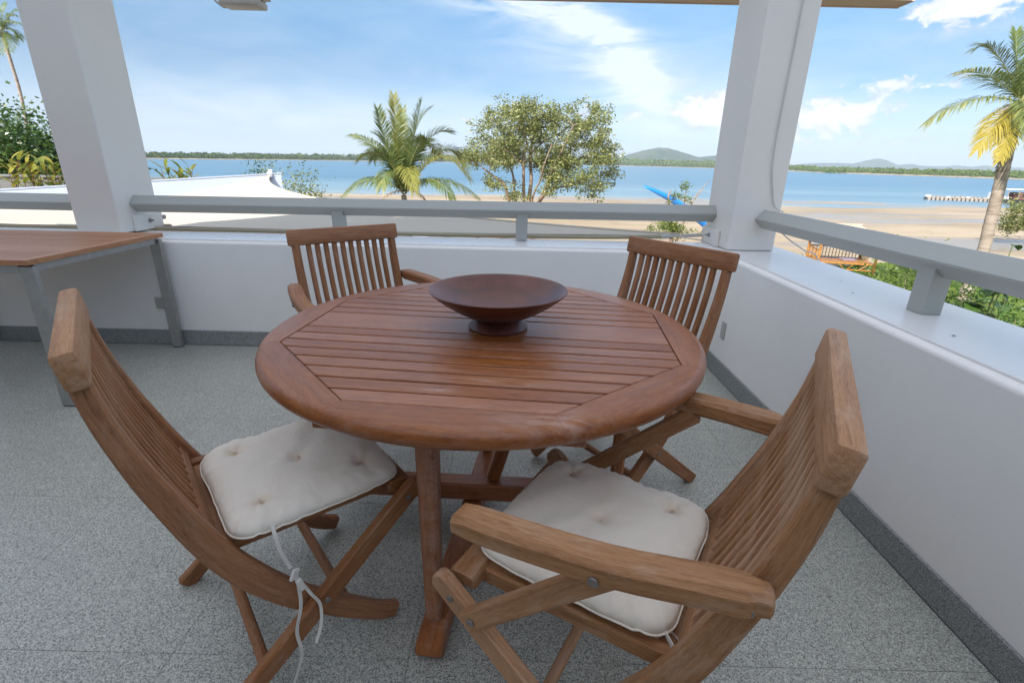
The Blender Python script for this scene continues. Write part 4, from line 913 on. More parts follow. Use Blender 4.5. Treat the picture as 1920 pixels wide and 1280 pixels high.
# the young palm behind the rail
YP = 18.0; c0 = at(757, 366, YP)
pm = thing('coconut_palm', 'young coconut palm with a full crown behind the middle of the back handrail', 'palm tree', (c0.x, c0.y, -3.3))
off = Vector((c0.x, c0.y, -3.3))
def L_(px, py, dd): return at(px, py, YP+dd)-off
trunk(pm, [(0.10, 0, -0.02), (0.12, 0, 1.4), (0.06, 0, 2.6), (0, 0, c0.z+3.3)], [0.19, 0.14, 0.13, 0.09])
rs = random.Random(11); B = lambda: L_(757+rs.uniform(-6, 6), 362+rs.uniform(-8, 4), rs.uniform(-.1, .1))
FR = [((738, 180), (742, 260), 0.2, M_PALMG, 0.55, 0.25), ((708, 205), (722, 270), 0.5, M_PALM, 0.62, 0.3), ((808, 203), (772, 225), 0.4, M_PALM, 0.66, 0.35), ((790, 192), (775, 250), -0.2, M_PALM, 0.6, 0.3),
      ((846, 248), (792, 232), 0.6, M_PALM, 0.66, 0.4), ((660, 254), (712, 262), 0.3, M_PALM, 0.70, 0.7), ((702, 252), (732, 268), -0.5, M_PALM, 0.66, 0.35), ((672, 300), (718, 255), -0.6, M_PALM, 0.60, 0.6),
      ((644, 366), (692, 310), -0.3, M_PALM, 0.55, 1.0), ((896, 370), (822, 306), -0.2, M_PALM, 0.62, 1.0), ((879, 334), (825, 243), -0.5, M_PALMG, 0.72, 0.7), ((868, 308), (838, 232), 0.6, M_PALM, 0.72, 0.6),
      ((777, 356), (757, 268), -1.5, M_PALMG, 0.55, 0.9), ((848, 372), (812, 308), -1.0, M_PALM, 0.55, 1.0), ((715, 352), (727, 286), -1.3, M_PALM, 0.55, 0.9), ((755, 205), (752, 280), 1.0, M_PALM, 0.6, 0.3),
      ((820, 290), (800, 225), 1.6, M_PALM, 0.65, 0.6), ((700, 300), (712, 236), 1.5, M_PALM, 0.65, 0.6), ((760, 262), (758, 250), 1.6, M_PALM, 0.6, 0.6), ((800, 262), (780, 258), -0.9, M_PALM, 0.60, 0.4)]
for (tp, md, dd, mt, wd, dr) in FR:
    b = B(); t_ = L_(tp[0], tp[1], dd); m_ = L_(md[0], md[1], dd*0.55); frond(pm, b, m_, t_, mt, wd*1.35, 58, dr, rs, rs.uniform(-0.3, 0.3), warm=0.5 if mt is M_PALM else 0.6, label='yellowing frond' if mt is M_PALMG else None)
for (tp, md) in (((712, 372), (735, 352)), ((800, 372), (780, 352))):
    frond(pm, B(), L_(md[0], md[1], -0.5), L_(tp[0], tp[1]+6, -0.7), M_PALMB, 0.25, 16, 1.2, rs, label='dead brown frond', name='frond')
# right palm
YP = 15.0; c0 = at(1916, 196, YP); off = Vector((at(1838, 520, YP).x, 15.0, -3.3))
pm = thing('coconut_palm', 'tall leaning coconut palm with a pale ringed trunk at the right edge', 'palm tree', loc(off))
tp = [(-0.35, 0, -0.02)]+[tuple(at(px, py, YP)-off) for (px, py) in ((1840, 480), (1856, 420), (1874, 350), (1890, 280), (1903, 235), (1914, 198))]
trunk(pm, tp, [0.21, 0.155, 0.15, 0.15, 0.15, 0.14, 0.17])
rs = random.Random(5)
FR = [((1830, 92), (1868, 66), 0.2, M_PALM, 0.62, 0.5, 0.2), ((1792, 138), (1852, 120), -0.3, M_PALM, 0.66, 0.7, 0.8), ((1737, 232), (1830, 158), 0.2, M_PALM, 0.58, 1.0, 0.8), ((1876, 300), (1908, 215), -0.9, M_PALMY, 0.5, 0.55, 0.8), ((1834, 282), (1880, 205), -0.4, M_PALMY, 0.55, 0.9, 0.9),
      ((1905, 60), (1904, 110), 0.5, M_PALM, 0.6, 0.4, 0.2), ((1985, 90), (1950, 90), 0.5, M_PALM, 0.62, 0.5, 0.2), ((2050, 150), (1985, 100), 0, M_PALM, 0.62, 0.7, 0.4), ((2075, 240), (2000, 140), 0.3, M_PALM, 0.6, 1.0, 0.5), ((2010, 300), (1960, 190), -0.6, M_PALM, 0.6, 1.0, 0.5), ((1950, 150), (1940, 110), 1.6, M_PALM, 0.6, 0.6, 0.3), ((1880, 150), (1895, 115), 1.5, M_PALM, 0.6, 0.6, 0.3), ((1940, 290), (1930, 190), -1.3, M_PALM, 0.55, 0.9, 0.6)]
for (tp, md, dd, mt, wd, dr, wm) in FR:
    b = L_(1914+rs.uniform(-3, 3), 192+rs.uniform(-4, 4), 0); frond(pm, b, L_(md[0], md[1], dd*0.5), L_(tp[0], tp[1], dd), mt, wd*1.3, 50, dr, rs, rs.uniform(-0.25, 0.25), warm=wm, label='yellow hanging frond' if mt is M_PALMY else None)
frond(pm, L_(1912, 200, 0), L_(1880, 230, -0.3), L_(1868, 300, -0.2), M_PALMB, 0.4, 18, 1.3, rs, label='dead brown frond', name='frond'); frond(pm, L_(1912, 200, 0), L_(1900, 230, 0.2), L_(1866, 322, 0.2), M_PALMB, 0.22, 16, 1.4, rs, label='dead brown frond', name='frond')
m = MB(); m.tube([L_(1912, 188, -.1), L_(1892, 200, -.3), L_(1870, 215, -.5)], [0.03, 0.02, 0.008], 6); m.build('flower_spike', M_BARK, pm, 60)
# far left palm
YP = 30.0; off = Vector((at(60, 300, YP).x, YP, -3.3)); pm = thing('coconut_palm', 'very tall slim coconut palm at the far left edge above the dark bush', 'palm tree', loc(off))
trunk(pm, [(0.7, 0, -0.02)]+[tuple(at(px, py, YP)-off) for (px, py) in ((64, 330), (52, 245), (38, 175), (20, 115), (4, 62))], [0.13, 0.09, 0.085, 0.08, 0.08, 0.09])
for (tp, md) in (((38, 18), (24, 15)), ((36, 72), (26, 46)), ((34, 45), (22, 32)), ((10, 5), (4, 22)), ((-30, 20), (-10, 18)), ((-40, 60), (-20, 38)), ((-30, 95), (-18, 55)), ((28, 30), (16, 18)), ((4, 100), (10, 58)), ((22, 96), (20, 58))):
    frond(pm, L_(3, 58, 0), L_(md[0], md[1], rs.uniform(-.6, .6)), L_(tp[0], tp[1], rs.uniform(-1, 1)), M_PALM, 0.62, 26, 0.9, rs, warm=0.3)

# branching trees: limbs given, twigs grown towards points of the crown
def tree(name, label, cat, base, limbs, crown_pts, nleaf, lsize, leaf_mat, r0=0.30, seed=1, spread=0.45, twig=0.03, group=None):
    t = thing(name, label, cat, loc(base), 0, group); r = random.Random(seed); nr = np.random.default_rng(seed); m = MB(); nodes = []
    for (pts, ra, rb) in limbs:
        P = smoothpts([tuple(Vector(p)-base) for p in pts], 6); n = len(P); rr = [ra+(rb-ra)*i/(n-1) for i in range(n)]
        m.tube([Vector(p) for p in P], rr, 8); nodes += [(Vector(p), q) for p, q in zip(P, rr)][3:]
    C = [Vector(c)-base for c in crown_pts]; ctr = nodes[0][0]
    C.sort(key=lambda c: min((c-n_[0]).length for n_ in nodes[::4])); LC = []; 
    for c in C:
        q, rad = min(nodes, key=lambda n_: (n_[0]-c).length+0.25*max(0, n_[0].z-c.z)); L = (c-q).length
        md = q.lerp(c, 0.5)+Vector((r.gauss(0, .08*L), r.gauss(0, .08*L), 0.06*L+r.gauss(0, .05*L))); ra = min(rad*0.7, twig+0.012*L)
        P = spline(q, md, c, 4); m.tube(P, [ra*(1-0.17*i) for i in range(5)], 5); nodes += [(P[2], ra*0.6), (P[3], ra*0.5), (P[4], ra*0.35)]
        for _ in range(3):                                       # fine twigs
            e = c+Vector((r.gauss(0, 1), r.gauss(0, 1), r.gauss(0.2, 0.8)))*spread*0.8; m.tube([c, c.lerp(e, 0.5)+Vector((0, 0, .05)), e], [ra*0.3, ra*0.2, ra*0.1], 3)
            k = nleaf//4; LC.append(np.array(e)+nr.normal(size=(k, 3))*spread*np.array([0.5, 0.5, 0.38]))
        LC.append(np.array(c)+nr.normal(size=(nleaf//4, 3))*spread*np.array([0.7, 0.7, 0.5]))
    m.build('trunk', M_BARK, t, 80)
    LC = np.concatenate(LC); V, F = leaves(LC, np.full(len(LC), lsize), 0.5, 0.35, nr); cl = nr.random(len(LC)); o = npmesh('crown', V, F, leaf_mat, np.repeat(cl, 4), t)
    return t
YT = 48.0
def Q(px, py, dd=0.0): return at(px, py, YT+dd)
base = Vector((Q(990, 400).x, YT, -3.42)); b0 = base+Vector((0, 0, -0.1))
rr_ = random.Random(3); crown = []
for (cx, cy, rx, ry, n) in ((955, 232, 48, 38, 26), (1010, 220, 52, 36, 28), (1085, 225, 48, 32, 22), (1120, 255, 36, 34, 16), (915, 262, 36, 26, 14), (1000, 275, 62, 40, 34), (1080, 285, 55, 30, 24), (1138, 292, 26, 14, 9), (898, 300, 30, 14, 14), (948, 300, 36, 20, 16), (1070, 330, 50, 24, 26), (1110, 350, 26, 14, 10), (930, 345, 18, 9, 5), (965, 368, 12, 6, 4), (1145, 325, 14, 7, 4), (1030, 310, 40, 18, 14), (1030, 358, 12, 8, 3)):
    for _ in range(n):
        a = rr_.random()*6.28; q = math.sqrt(rr_.random()); crown.append(Q(cx+rx*q*math.cos(a), cy+ry*q*math.sin(a), rr_.uniform(-4.2, 4.2)*(1-0.4*q)))
limbs = [([b0+Vector((-1.0, 0, 0)), Q(955, 378), Q(946, 347, -.5), Q(925, 330, -1), Q(905, 315, -1.5)], 0.20, 0.07), ([b0+Vector((-.7, .3, 0)), Q(966, 375, .5), Q(962, 330, 1), Q(953, 308, 1.4), Q(930, 270, 2)], 0.15, 0.05),
         ([b0+Vector((-.3, -.3, 0)), Q(982, 374, -.3), Q(982, 294, -1), Q(988, 270, -1.2), Q(975, 225, -1.5)], 0.19, 0.05), ([b0, Q(992, 373), Q(996, 335), Q(994, 290, .6), Q(1003, 247, 1), Q(1015, 205, 1.3)], 0.23, 0.05),
         ([b0+Vector((.3, 0, 0)), Q(1013, 374), Q(1028, 342, -.5), Q(1034, 321, -1), Q(1054, 282, -1.4), Q(1075, 235, -1.6)], 0.22, 0.05), ([Q(1030, 335, -.6), Q(1050, 312, 0), Q(1080, 299, .6), Q(1118, 288, 1.2)], 0.13, 0.05),
         ([b0+Vector((.4, .4, 0)), Q(1020, 368, .6), Q(1042, 353, 1), Q(1068, 349, 1.5), Q(1095, 342, 2)], 0.13, 0.05), ([Q(982, 310, -.8), Q(965, 295, -1.5), Q(945, 280, -2), Q(915, 262, -2.4)], 0.10, 0.04), ([Q(994, 290, .6), Q(1020, 265, 1.5), Q(1050, 250, 2.2), Q(1090, 215, 3)], 0.11, 0.04), ([b0+Vector((.1, -.4, 0)), Q(1000, 365, -1), Q(1012, 340, -2), Q(1020, 310, -3), Q(1035, 270, -3.4)], 0.12, 0.04)]
tree('mangrove_tree', 'wide spreading many stemmed tree with thin foliage on the beach behind the back handrail', 'tree', base, limbs, crown, 116, 0.23, M_MANG, seed=6, spread=0.50)

def shrub(name, label, base, h, rx, ry, n, lsize, mat, seed, stems=6, group=None, cat='shrub', aspect=0.5, shell=0.6, zmin=0.15, stem_mat=None):
    """bush: forked stems and leaves clustered through an uneven crown"""
    base = Vector(base); t = thing(name, label, cat, loc(base), 0, group); r = random.Random(seed); nr = np.random.default_rng(seed); m = MB(); K = max(10, n//70); C = []
    for i in range(K):
        a = r.random()*6.28; q = r.random()**0.5; z = zmin+(1-zmin)*r.random(); k = math.sqrt(max(0.05, 1-(max(0, z-0.45)/0.62)**2))
        C.append(Vector((rx*q*k*math.cos(a), ry*q*k*math.sin(a), h*z*(0.82+0.22*r.random()))))
    for i in range(max(stems, K//3)):
        c = C[i % K]; p0 = Vector((r.uniform(-.12, .12)*rx, r.uniform(-.12, .12)*ry, -0.02)); m.tube(spline(p0, Vector((c.x*0.4, c.y*0.4, c.z*0.6)), c, 5), [0.012*h+0.004, 0.010*h+0.003, 0.008*h+0.003, 0.006*h+0.002, 0.004*h+0.002, 0.003], 5)
    m.build('stems', stem_mat or M_BARK, t, 80); per = max(6, n//K); LC = []; Rn = []
    for c in C:
        s_ = min(rx, ry)*0.20+0.05*h; LC.append(np.array(c)+nr.normal(size=(per, 3))*np.array([s_, s_, s_*0.75])); Rn.append(np.clip(0.5*r.random()+0.5*nr.random(per), 0, 1))
    LC = np.concatenate(LC); LC[:, 2] = np.maximum(LC[:, 2], 0.04); V, F = leaves(LC, np.full(len(LC), lsize), aspect, 0.3, nr); npmesh('foliage', V, F, mat, np.repeat(np.concatenate(Rn), 4), t)
    return t
def gpt(px, py, Y, z=None): p = at(px, py, Y); return (p.x, Y, -3.3 if z is None else z)
def blade(V, F, Rn, p, d, L, W, rs, droop=0.6, rv=None, fold=0.25, n=5):
    """one broad curved leaf: two rows of quads along a drooping midrib, folded"""
    d = d.normalized(); s = d.cross(Vector((0, 0, 1))); s = s.normalized() if s.length > 0.05 else Vector((1, 0, 0)); o = len(V); q = p.copy(); dd = d.copy(); rv = rs.random() if rv is None else rv
    for i in range(n+1):
        f = i/n; w_ = W*0.5*(math.sin(math.pi*min(1, 0.08+f*0.92))**0.7)*(1 if f < 1 else 0.05); u = s.cross(dd).normalized()
        V += [tuple(q-s*w_+u*w_*fold), tuple(q), tuple(q+s*w_+u*w_*fold)]; Rn += [min(1, rv+0.12), rv*0.8, min(1, rv+0.12)]
        if i: k = o+3*(i-1); F += [(k, k+1, k+4, k+3), (k+1, k+2, k+5, k+4)]
        q = q+dd*(L/n); dd = (dd-Vector((0, 0, droop/n*1.3))).normalized()
def broad_plant(name, label, base, h, nst, L, W, mat, seed, stem_mat, per=6, lean=0.35, group=None, droop=0.7, spread=0.15, cat='plant', up=0.9, tops=0.35):
    base = Vector(base); t = thing(name, label, cat, loc(base), 0, group); rs = random.Random(seed); ms = MB()
    for i in range(nst):
        a = rs.random()*6.28; p0 = Vector((rs.gauss(0, spread), rs.gauss(0, spread), -0.02)); hh = h*(0.65+0.4*rs.random()); p2 = p0+Vector((math.cos(a)*lean*hh*rs.random(), math.sin(a)*lean*hh*rs.random(), hh)); p1 = p0.lerp(p2, 0.5)+Vector((0, 0, .05*hh)); P = spline(p0, p1, p2, 6); ms.tube(P, [0.014, 0.013, 0.012, 0.011, 0.009, 0.007, 0.005], 5)
        for k in range(per):
            f = tops+(1-tops)*k/(per-1 if per > 1 else 1); q = P[min(6, int(f*6))]; b = a+k*2.4+rs.gauss(0, .4); V = []; F = []; Rn = []
            blade(V, F, Rn, q, Vector((math.cos(b), math.sin(b), up*(0.4+0.6*f)+rs.gauss(0, .15))), L*(0.7+0.5*rs.random()), W*(0.8+0.4*rs.random()), rs, droop); npmesh('leaf', V, F, mat, Rn, t, smooth=True)
    ms.build('stems', stem_mat, t, 80); return t
def rosette(name, label, base, n, L, W, mat, seed, group, up=1.0):
    base = Vector(base); t = thing(name, label, 'plant', loc(base), 0, group); rs = random.Random(seed)
    for i in range(n):
        a = i*2.4+rs.gauss(0, .2); e = up*(0.3+1.5*i/n); V = []; F = []; Rn = []; blade(V, F, Rn, Vector((0, 0, 0.0)), Vector((math.cos(a), math.sin(a), e)), L*(0.8+0.4*rs.random()), W, rs, 0.35, None, 0.3, 4); npmesh('leaf', V, F, mat, Rn, t, smooth=True)
    return t
# left: bush, planter wall, cannas
shrub('bush', 'big dark green leafy bush at the far left behind the concrete wall', (at(30, 300, 19).x, 19, -3.3), 5.25, 2.5, 2.2, 26000, 0.17, M_BUSH, 41, 8, zmin=0.35, cat='bush')
t = thing('planter_wall', 'long low dark concrete wall behind the white roof at the left', 'wall', (0, 0, 0))
m = MB(); m.box((-16.4, 15.6, -1.42), (17.4, 0.30, 3.80), 0.02); m.build('wall_body', M_CONC, t); m = MB(); m.box((-16.4, 15.58, 0.50), (17.6, 0.42, 0.06), 0.01); m.build('coping', M_CONC, t)
for (px, sd, h, ns) in ((28, 1, 1.05, 5), (70, 2, 0.95, 7), (108, 3, 0.95, 7), (336, 4, 1.0, 9)):
    broad_plant('canna_plant', {28: 'yellow green canna plant at the left edge with one large pale leaf', 70: 'yellow and red leaved canna plant in front of the dark bush', 108: 'yellow green canna plant close beside the left column', 336: 'canna plant with red stems and yellow leaves standing alone between column and sail roof'}[px], (at(px, 340, 14.6).x, 14.6, -0.02), h, ns, 0.42, 0.10, M_CANNA, 50+sd, M_REDSTEM, 6, 0.35, 'canna plants by the concrete wall', 0.55, 0.16, up=1.1)
m = MB(); m.box((-14.5, 14.6, -1.66), (15, 1.2, 3.28), 0.02); tag(m.build('planter_box', M_CONC), 'concrete planter bed holding the canna plants at the left', 'planter')
# neighbouring white roof
nb = thing('neighbour_house', 'low white roofed house at the left under the cream shade sail', 'house', (0, 0, 0))
a, b = at(-260, 372, 9.6), at(527, 326, 12.6); dr = (b-a); dr.z = 0; nrm = Vector((dr.y, -dr.x, 0)).normalized()
def roofslab(m, p, q, off0, off1, th): 
    V = [p+off0, q+off0, q+off1, p+off1]; V = V+[v-Vector((0, 0, th)) for v in V]; m.add(V, [(0, 1, 2, 3), (7, 6, 5, 4), (0, 4, 5, 1), (1, 5, 6, 2), (2, 6, 7, 3), (3, 7, 4, 0)])
m = MB(); roofslab(m, a, b, Vector((0, 0, 0)), nrm*1.7+Vector((0, 0, -0.30)), 0.07); m.build('roof_slope', M_ROOFW, nb)
m = MB(); roofslab(m, a, b, Vector((0, 0, 0)), -nrm*1.7+Vector((0, 0, -0.42)), 0.07); m.build('roof_slope', M_ROOFW, nb)
m = MB(); m.sweep([a+Vector((0, 0, 0.012)), b+Vector((0, 0, 0.012))+dr.normalized()*0.03], 0.16, 0.035, nrm, ch=0.006); m.build('ridge_cap', M_ROOFW, nb)
e = b-dr.normalized()*0.25; 
mid_ = (a+e)/2; m = MB(); m.box((0, 0, 0), ((e-a).length, 2.8, 3.6), 0, M=Matrix.Rotation(math.atan2(dr.y, dr.x), 3, 'Z')); o = m.build('wall', M_WALL, nb); o.location = (mid_.x, mid_.y, -1.5-0.62)
dn = dr.normalized(); p0 = b-dn*0.9+Vector((0, 0, -0.24)); 
m = MB(); roofslab(m, p0+nrm*0.9, p0-nrm*1.5, Vector((0, 0, 0)), dn*2.6+Vector((0, 0, -0.75)), 0.05); m.build('lean_to_roof', M_ROOFM, nb)
for k in (-1.35, -0.75, -0.15, 0.45):
    q = p0-nrm*(-k); m = MB(); m.sweep([q+dn*0.15+Vector((0, 0, 0.0)), q+dn*2.55+Vector((0, 0, -0.70))], 0.05, 0.04, nrm, ch=0.004); m.build('roof_batten', M_ROOFW, nb)
m = MB(); q = at(508, 326, 12.5); m.box(q+Vector((0, 0, 0.05)), (0.09, 0.09, 0.10), 0.015); m.box(q+Vector((-.05, 0, 0.02)), (0.06, 0.06, 0.05), 0.01); m.build('finial', M_WHITE, nb)
# shade sail: a sagging sheet on four corners with hollow-cut edges
A, Bc, Cc, Ec = Vector((-2.45, 3.57, 0.722)), Vector((1.16, 3.57, 0.735)), at(508, 329, 12.2), at(-330, 392, 8.6)
N = 26
def edge(p, q, sag, n=N, dz=0.10): 
    c = (A+Bc+Cc+Ec)/4; md = (p+q)/2; inw = (c-md); inw.z = 0; inw = inw.normalized(); return [p.lerp(q, i/n)+inw*(sag*4*(i/n)*(1-i/n))+Vector((0, 0, -dz*4*(i/n)*(1-i/n)*min(1, (q-p).length/6))) for i in range(n+1)]
eAB, eBC, eEC, eAE = edge(A, Bc, 0.0), edge(Bc, Cc, 0.85), edge(Ec, Cc, 0.45, N, 0.20), edge(A, Ec, 0.50)
for i, p in enumerate(eAB): p.z = A.z+(Bc.z-A.z)*i/N-0.012*4*(i/N)*(1-i/N)
V = []; F = []
for j in range(N+1):
    v = j/N
    for i in range(N+1):
        u = i/N; p = eAB[i]*(1-v)+eEC[i]*v+eAE[j]*(1-u)+eBC[j]*u-(A*(1-u)*(1-v)+Bc*u*(1-v)+Ec*(1-u)*v+Cc*u*v); p = p+Vector((0, 0, -0.06*16*u*(1-u)*v*(1-v))); V.append(tuple(p))
V2 = [(x, y, z-0.004) for (x, y, z) in V]; n1 = len(V)
for j in range(N):
    for i in range(N): q = j*(N+1)+i; F.append((q, q+1, q+N+2, q+N+1)); F.append((n1+q, n1+q+N+1, n1+q+N+2, n1+q+1))
ss = thing('shade_sail', 'large cream shade sail stretched from the back parapet to the white roof at the left', 'shade sail', (0, 0, 0))
npmesh('cloth', V+V2, F, M_SAIL, None, ss, smooth=True)
m = MB()
for e_ in (eBC, eEC, eAE): m.tube([p+Vector((0, 0, .002)) for p in e_], 0.012, 5)
m.build('edge_hem', M_SAIL, ss, 80)
m = MB(); m.tube([Vector(V[(N+1)*int(round(k*N*0.45/12))+int(round(1+k*0.75))])+Vector((0, 0, .003)) for k in range(13)], 0.003, 4); m.build('seam', M_HEM, ss, 80)
m = MB(); m.tube([Cc, at(512, 326, 12.55)], 0.012, 6); m.box(Cc, (0.12, 0.12, 0.012), 0.003); m.build('corner_ring', M_STEEL, ss)
# shrubs and small trees beyond the roof
GT = 'small trees beyond the white roof'
shrub('small_tree', 'small round tree right beside the end of the white roof', (at(568, 345, 21).x, 21, -3.3), 4.1, 0.80, 0.8, 2600, 0.11, M_MANG, 61, 5, GT, 'tree', zmin=0.45)
shrub('small_tree', 'narrow small tree top showing above the white roof ridge', (at(478, 320, 23).x, 23, -3.3), 4.25, 0.36, 0.36, 800, 0.11, M_BUSH, 62, 4, GT, 'tree', zmin=0.6)
shrub('small_tree', 'low rounded tree top just behind the white ridge end', (at(503, 325, 23).x, 23, -3.3), 4.0, 0.32, 0.32, 700, 0.10, M_MANG, 63, 4, GT, 'tree', zmin=0.6)
broad_plant('canna_plant', 'yellow green strap leaved plant beside the young palm trunk above the far left chair', gpt(712, 430, 13, -3.3), 2.55, 5, 0.6, 0.06, M_CANNA, 71, M_STEM, 8, 0.3, None, 0.9, 0.2, tops=0.5)
# beach shrub, kayak, garland, bromeliads, rocks, post, lounger
YT = 27.0; base = Vector((Q(1262, 440).x, YT, -3.3))
rr_ = random.Random(9); crown = [Q(1255+rr_.gauss(0, 15), 428+rr_.gauss(0, 9), rr_.gauss(0, .4)) for _ in range(34)]+[Q(1285+rr_.gauss(0, 4), 358+rr_.gauss(0, 7), 0) for _ in range(4)]+[Q(1268+rr_.gauss(0, 5), 368+rr_.gauss(0, 5), 0) for _ in range(3)]+[Q(1282, 374), Q(1262, 378)]
limbs = [([base, Q(1258, 425), Q(1256, 395), Q(1253, 372), Q(1257, 357)], 0.10, 0.04), ([base, Q(1266, 420), Q(1278, 395), Q(1284, 375), Q(1287, 352)], 0.07, 0.02), ([base, Q(1285, 410, .2), Q(1302, 372, .3), Q(1318, 352, .3), Q(1330, 338, .3)], 0.05, 0.012), ([Q(1302, 372, .3), Q(1315, 360, .2), Q(1325, 360, .2)], 0.02, 0.008), ([Q(1305, 370, .3), Q(1318, 378, .1)], 0.015, 0.006)]
tree('scraggy_tree', 'scraggy small tree with bare branches on the beach beside the right column', 'tree', base, limbs, crown, 40, 0.12, M_SHRUB, seed=12, spread=0.20, twig=0.012)
p, q = at(1340, 437, 30.5), at(1207, 353, 30.5); ky = thing('kayak', 'bright blue narrow kayak tilted up on the beach behind the scraggy tree', 'kayak', loc(p)); d = q-p; n = Vector((0, 0, 1)); side = Vector((0, -1, 0)).cross(d).normalized()
P = [Vector((0, 0, 0))+d*f+Vector((0, 0, 0.30*math.sin(math.pi*f)+0.10*f)) for f in [i/14 for i in range(15)]]; W = [0.55*max(0.10, math.sin(math.pi*(0.28+0.70*i/14)))**0.8 for i in range(15)]
m = MB(); m.sweep(P, W, [0.10+0.32*w_ for w_ in W], (0.25, -0.8, 0.6), ch=0.10); m.build('hull', M_BLUE, ky, 60)
for s in (-0.2, 0.2):
    m = MB(); sd = Vector((0.25, -0.8, 0.6)).normalized(); m.tube([p_+sd.cross(d).normalized()*(-0.0)+sd*(w_*s)+(d.cross(sd)).normalized()*(0.05+0.16*w_) for p_, w_ in zip(P, W)], 0.035, 6); m.build('ridge', M_BLUE, ky, 60)
hg = thing('flower_heart', 'heart shaped garland arch of leaves with red and white flowers on the beach', 'garland', (at(868, 437, 20).x, 20, -3.3)); rs = random.Random(2)
H = []; zc = at(868, 437, 20).z+3.3
for i in range(40):
    tt = 2*math.pi*i/40; H.append(Vector((0.62*math.sin(tt)**3, 0, zc-0.18+0.0385*(13*math.cos(tt)-5*math.cos(2*tt)-2*math.cos(3*tt)-math.cos(4*tt)))))
m = MB(); m.tube(H+[H[0]], 0.018, 6); m.build('hoop', M_STEM, hg, 80)
C = np.array([tuple(h+Vector((rs.gauss(0, .03), rs.gauss(0, .03), rs.gauss(0, .03)))) for h in H for _ in range(14)]); V, F = leaves(C, np.full(len(C), 0.09), 0.5); npmesh('leaves', V, F, M_SHRUB, np.repeat(rng.random(len(C)), 4), hg)
m = MB(); m.tube([(0, 0, 0), H[20]], 0.02, 6); m.build('stake', M_BARK, hg)
for i, mt in ((1, M_FLRED), (38, M_FLRED), (4, M_FLWH), (36, M_FLWH), (0, M_FLRED), (6, M_FLRED), (33, M_FLRED), (10, M_FLRED), (30, M_FLWH), (20, M_FLRED)):
    c = H[i]+Vector((0, -0.05, 0)); C = np.array([tuple(c+Vector((rs.gauss(0, .022), rs.gauss(0, .022), rs.gauss(0, .022)))) for _ in range(14)]); V, F = leaves(C, np.full(14, 0.06), 0.8); npmesh('flower', V, F, mt, None, hg)
for k, (px, py, Y, nm) in enumerate(((784, 441, 31.5, 'left of the grey lounger'), (833, 443, 31, 'at the left foot of the flower heart'), (888, 444, 32, 'right under the flower heart'), (940, 444, 31, 'just left of the middle rail post'), (995, 446, 31, 'just right of the middle rail post'), (1502, 482, 24.8, 'beside the corner column at the edge of the lawn'))):
    rosette('bromeliad', 'orange spiky bromeliad growing '+nm, (at(px, py, Y).x, Y, -3.3), 16, 0.62 if Y > 26 else 0.55, 0.085, M_ORANGE, 80+k, 'orange bromeliads along the beach edge', 1.2)
rs = random.Random(33); m = MB()
for i in range(60):
    px = 740+rs.betavariate(2, 3)*150; Y = 38.5+rs.gauss(0, .5)+(px-740)*0.004; s_ = rs.uniform(0.05, 0.20)*(1.3 if 800 < px < 835 else 0.8); c = (at(px, 418, Y).x, Y, -3.36+s_*0.3)
    m.box(c, (s_*2, s_*1.4, s_), s_*0.2, M=Matrix.Rotation(rs.random()*3, 3, 'Z') @ Matrix.Rotation(rs.gauss(0, .3), 3, 'X'))
tag(m.build('rocks', M_ROCK), 'scatter of small dark rocks on the sand right of the young palm trunk', 'rocks', None, 'stuff')
p = at(1111, 440, 33.5); m = MB(); m.tube([(p.x, 33.5, -3.34), (p.x+0.02, 33.5, -2.93)], 0.05, 10); m.tube([(p.x+0.02, 33.5, -2.93), (p.x+0.02, 33.5, -2.88)], 0.062, 10); tag(m.build('marker_post', M_WHITE), 'short white pipe post standing in the sand left of the scraggy tree', 'post')
p = at(800, 440, 29); lo_ = thing('sun_lounger', 'pale sun lounger with a raised grey back on the sand left of the flower heart', 'sun lounger', (p.x, 29, -3.3))
m = MB(); m.box((-0.55, 0, 0.32), (1.3, 0.6, 0.06), 0.01); m.build('seat', M_WHITE, lo_); m = MB(); m.box((0.42, 0, 0.55), (0.75, 0.58, 0.05), 0.01, M=Matrix.Rotation(R_(-42), 3, 'Y')); m.build('backrest', M_STEEL, lo_)
for sx in (-1.1, 0.05):
    for sy in (-.25, .25): m = MB(); m.box((sx, sy, 0.15), (0.05, 0.05, 0.30)); m.build('leg', M_WHITE, lo_)

# bamboo hut on the lawn
hc = Vector((15.15, 23.2, -3.26)); hut = thing('bamboo_hut', 'small open bamboo hut with a pale thatched roof on the lawn below the right handrail', 'hut', loc(hc), R_(-14))
HX, HY = 1.15, 0.85
for sx in (-1, 1):
    for sy in (-1, 1):
        m = MB(); m.tube([(sx*HX, sy*HY, -0.02), (sx*HX, sy*HY, 1.62)], 0.055, 10); m.build('post', M_BAMBOO, hut, 60)
for y in (-HY, HY):
    for z in (0.18, 0.45): m = MB(); m.tube([(-HX, y, z), (HX, y, z)], 0.032, 8); m.build('beam', M_BAMBOO, hut, 60)
for x in (-HX, HX):
    for z in (0.18, 0.45): m = MB(); m.tube([(x, -HY, z), (x, HY, z)], 0.032, 8); m.build('beam', M_BAMBOO, hut, 60)
for i in range(14):
    m = MB(); m.box((-HX+0.08+i*(2*HX-0.16)/13, 0, 0.495), (0.15, 2*HY-0.05, 0.02), 0.003); m.build('floor_board', M_BAMBOO, hut)
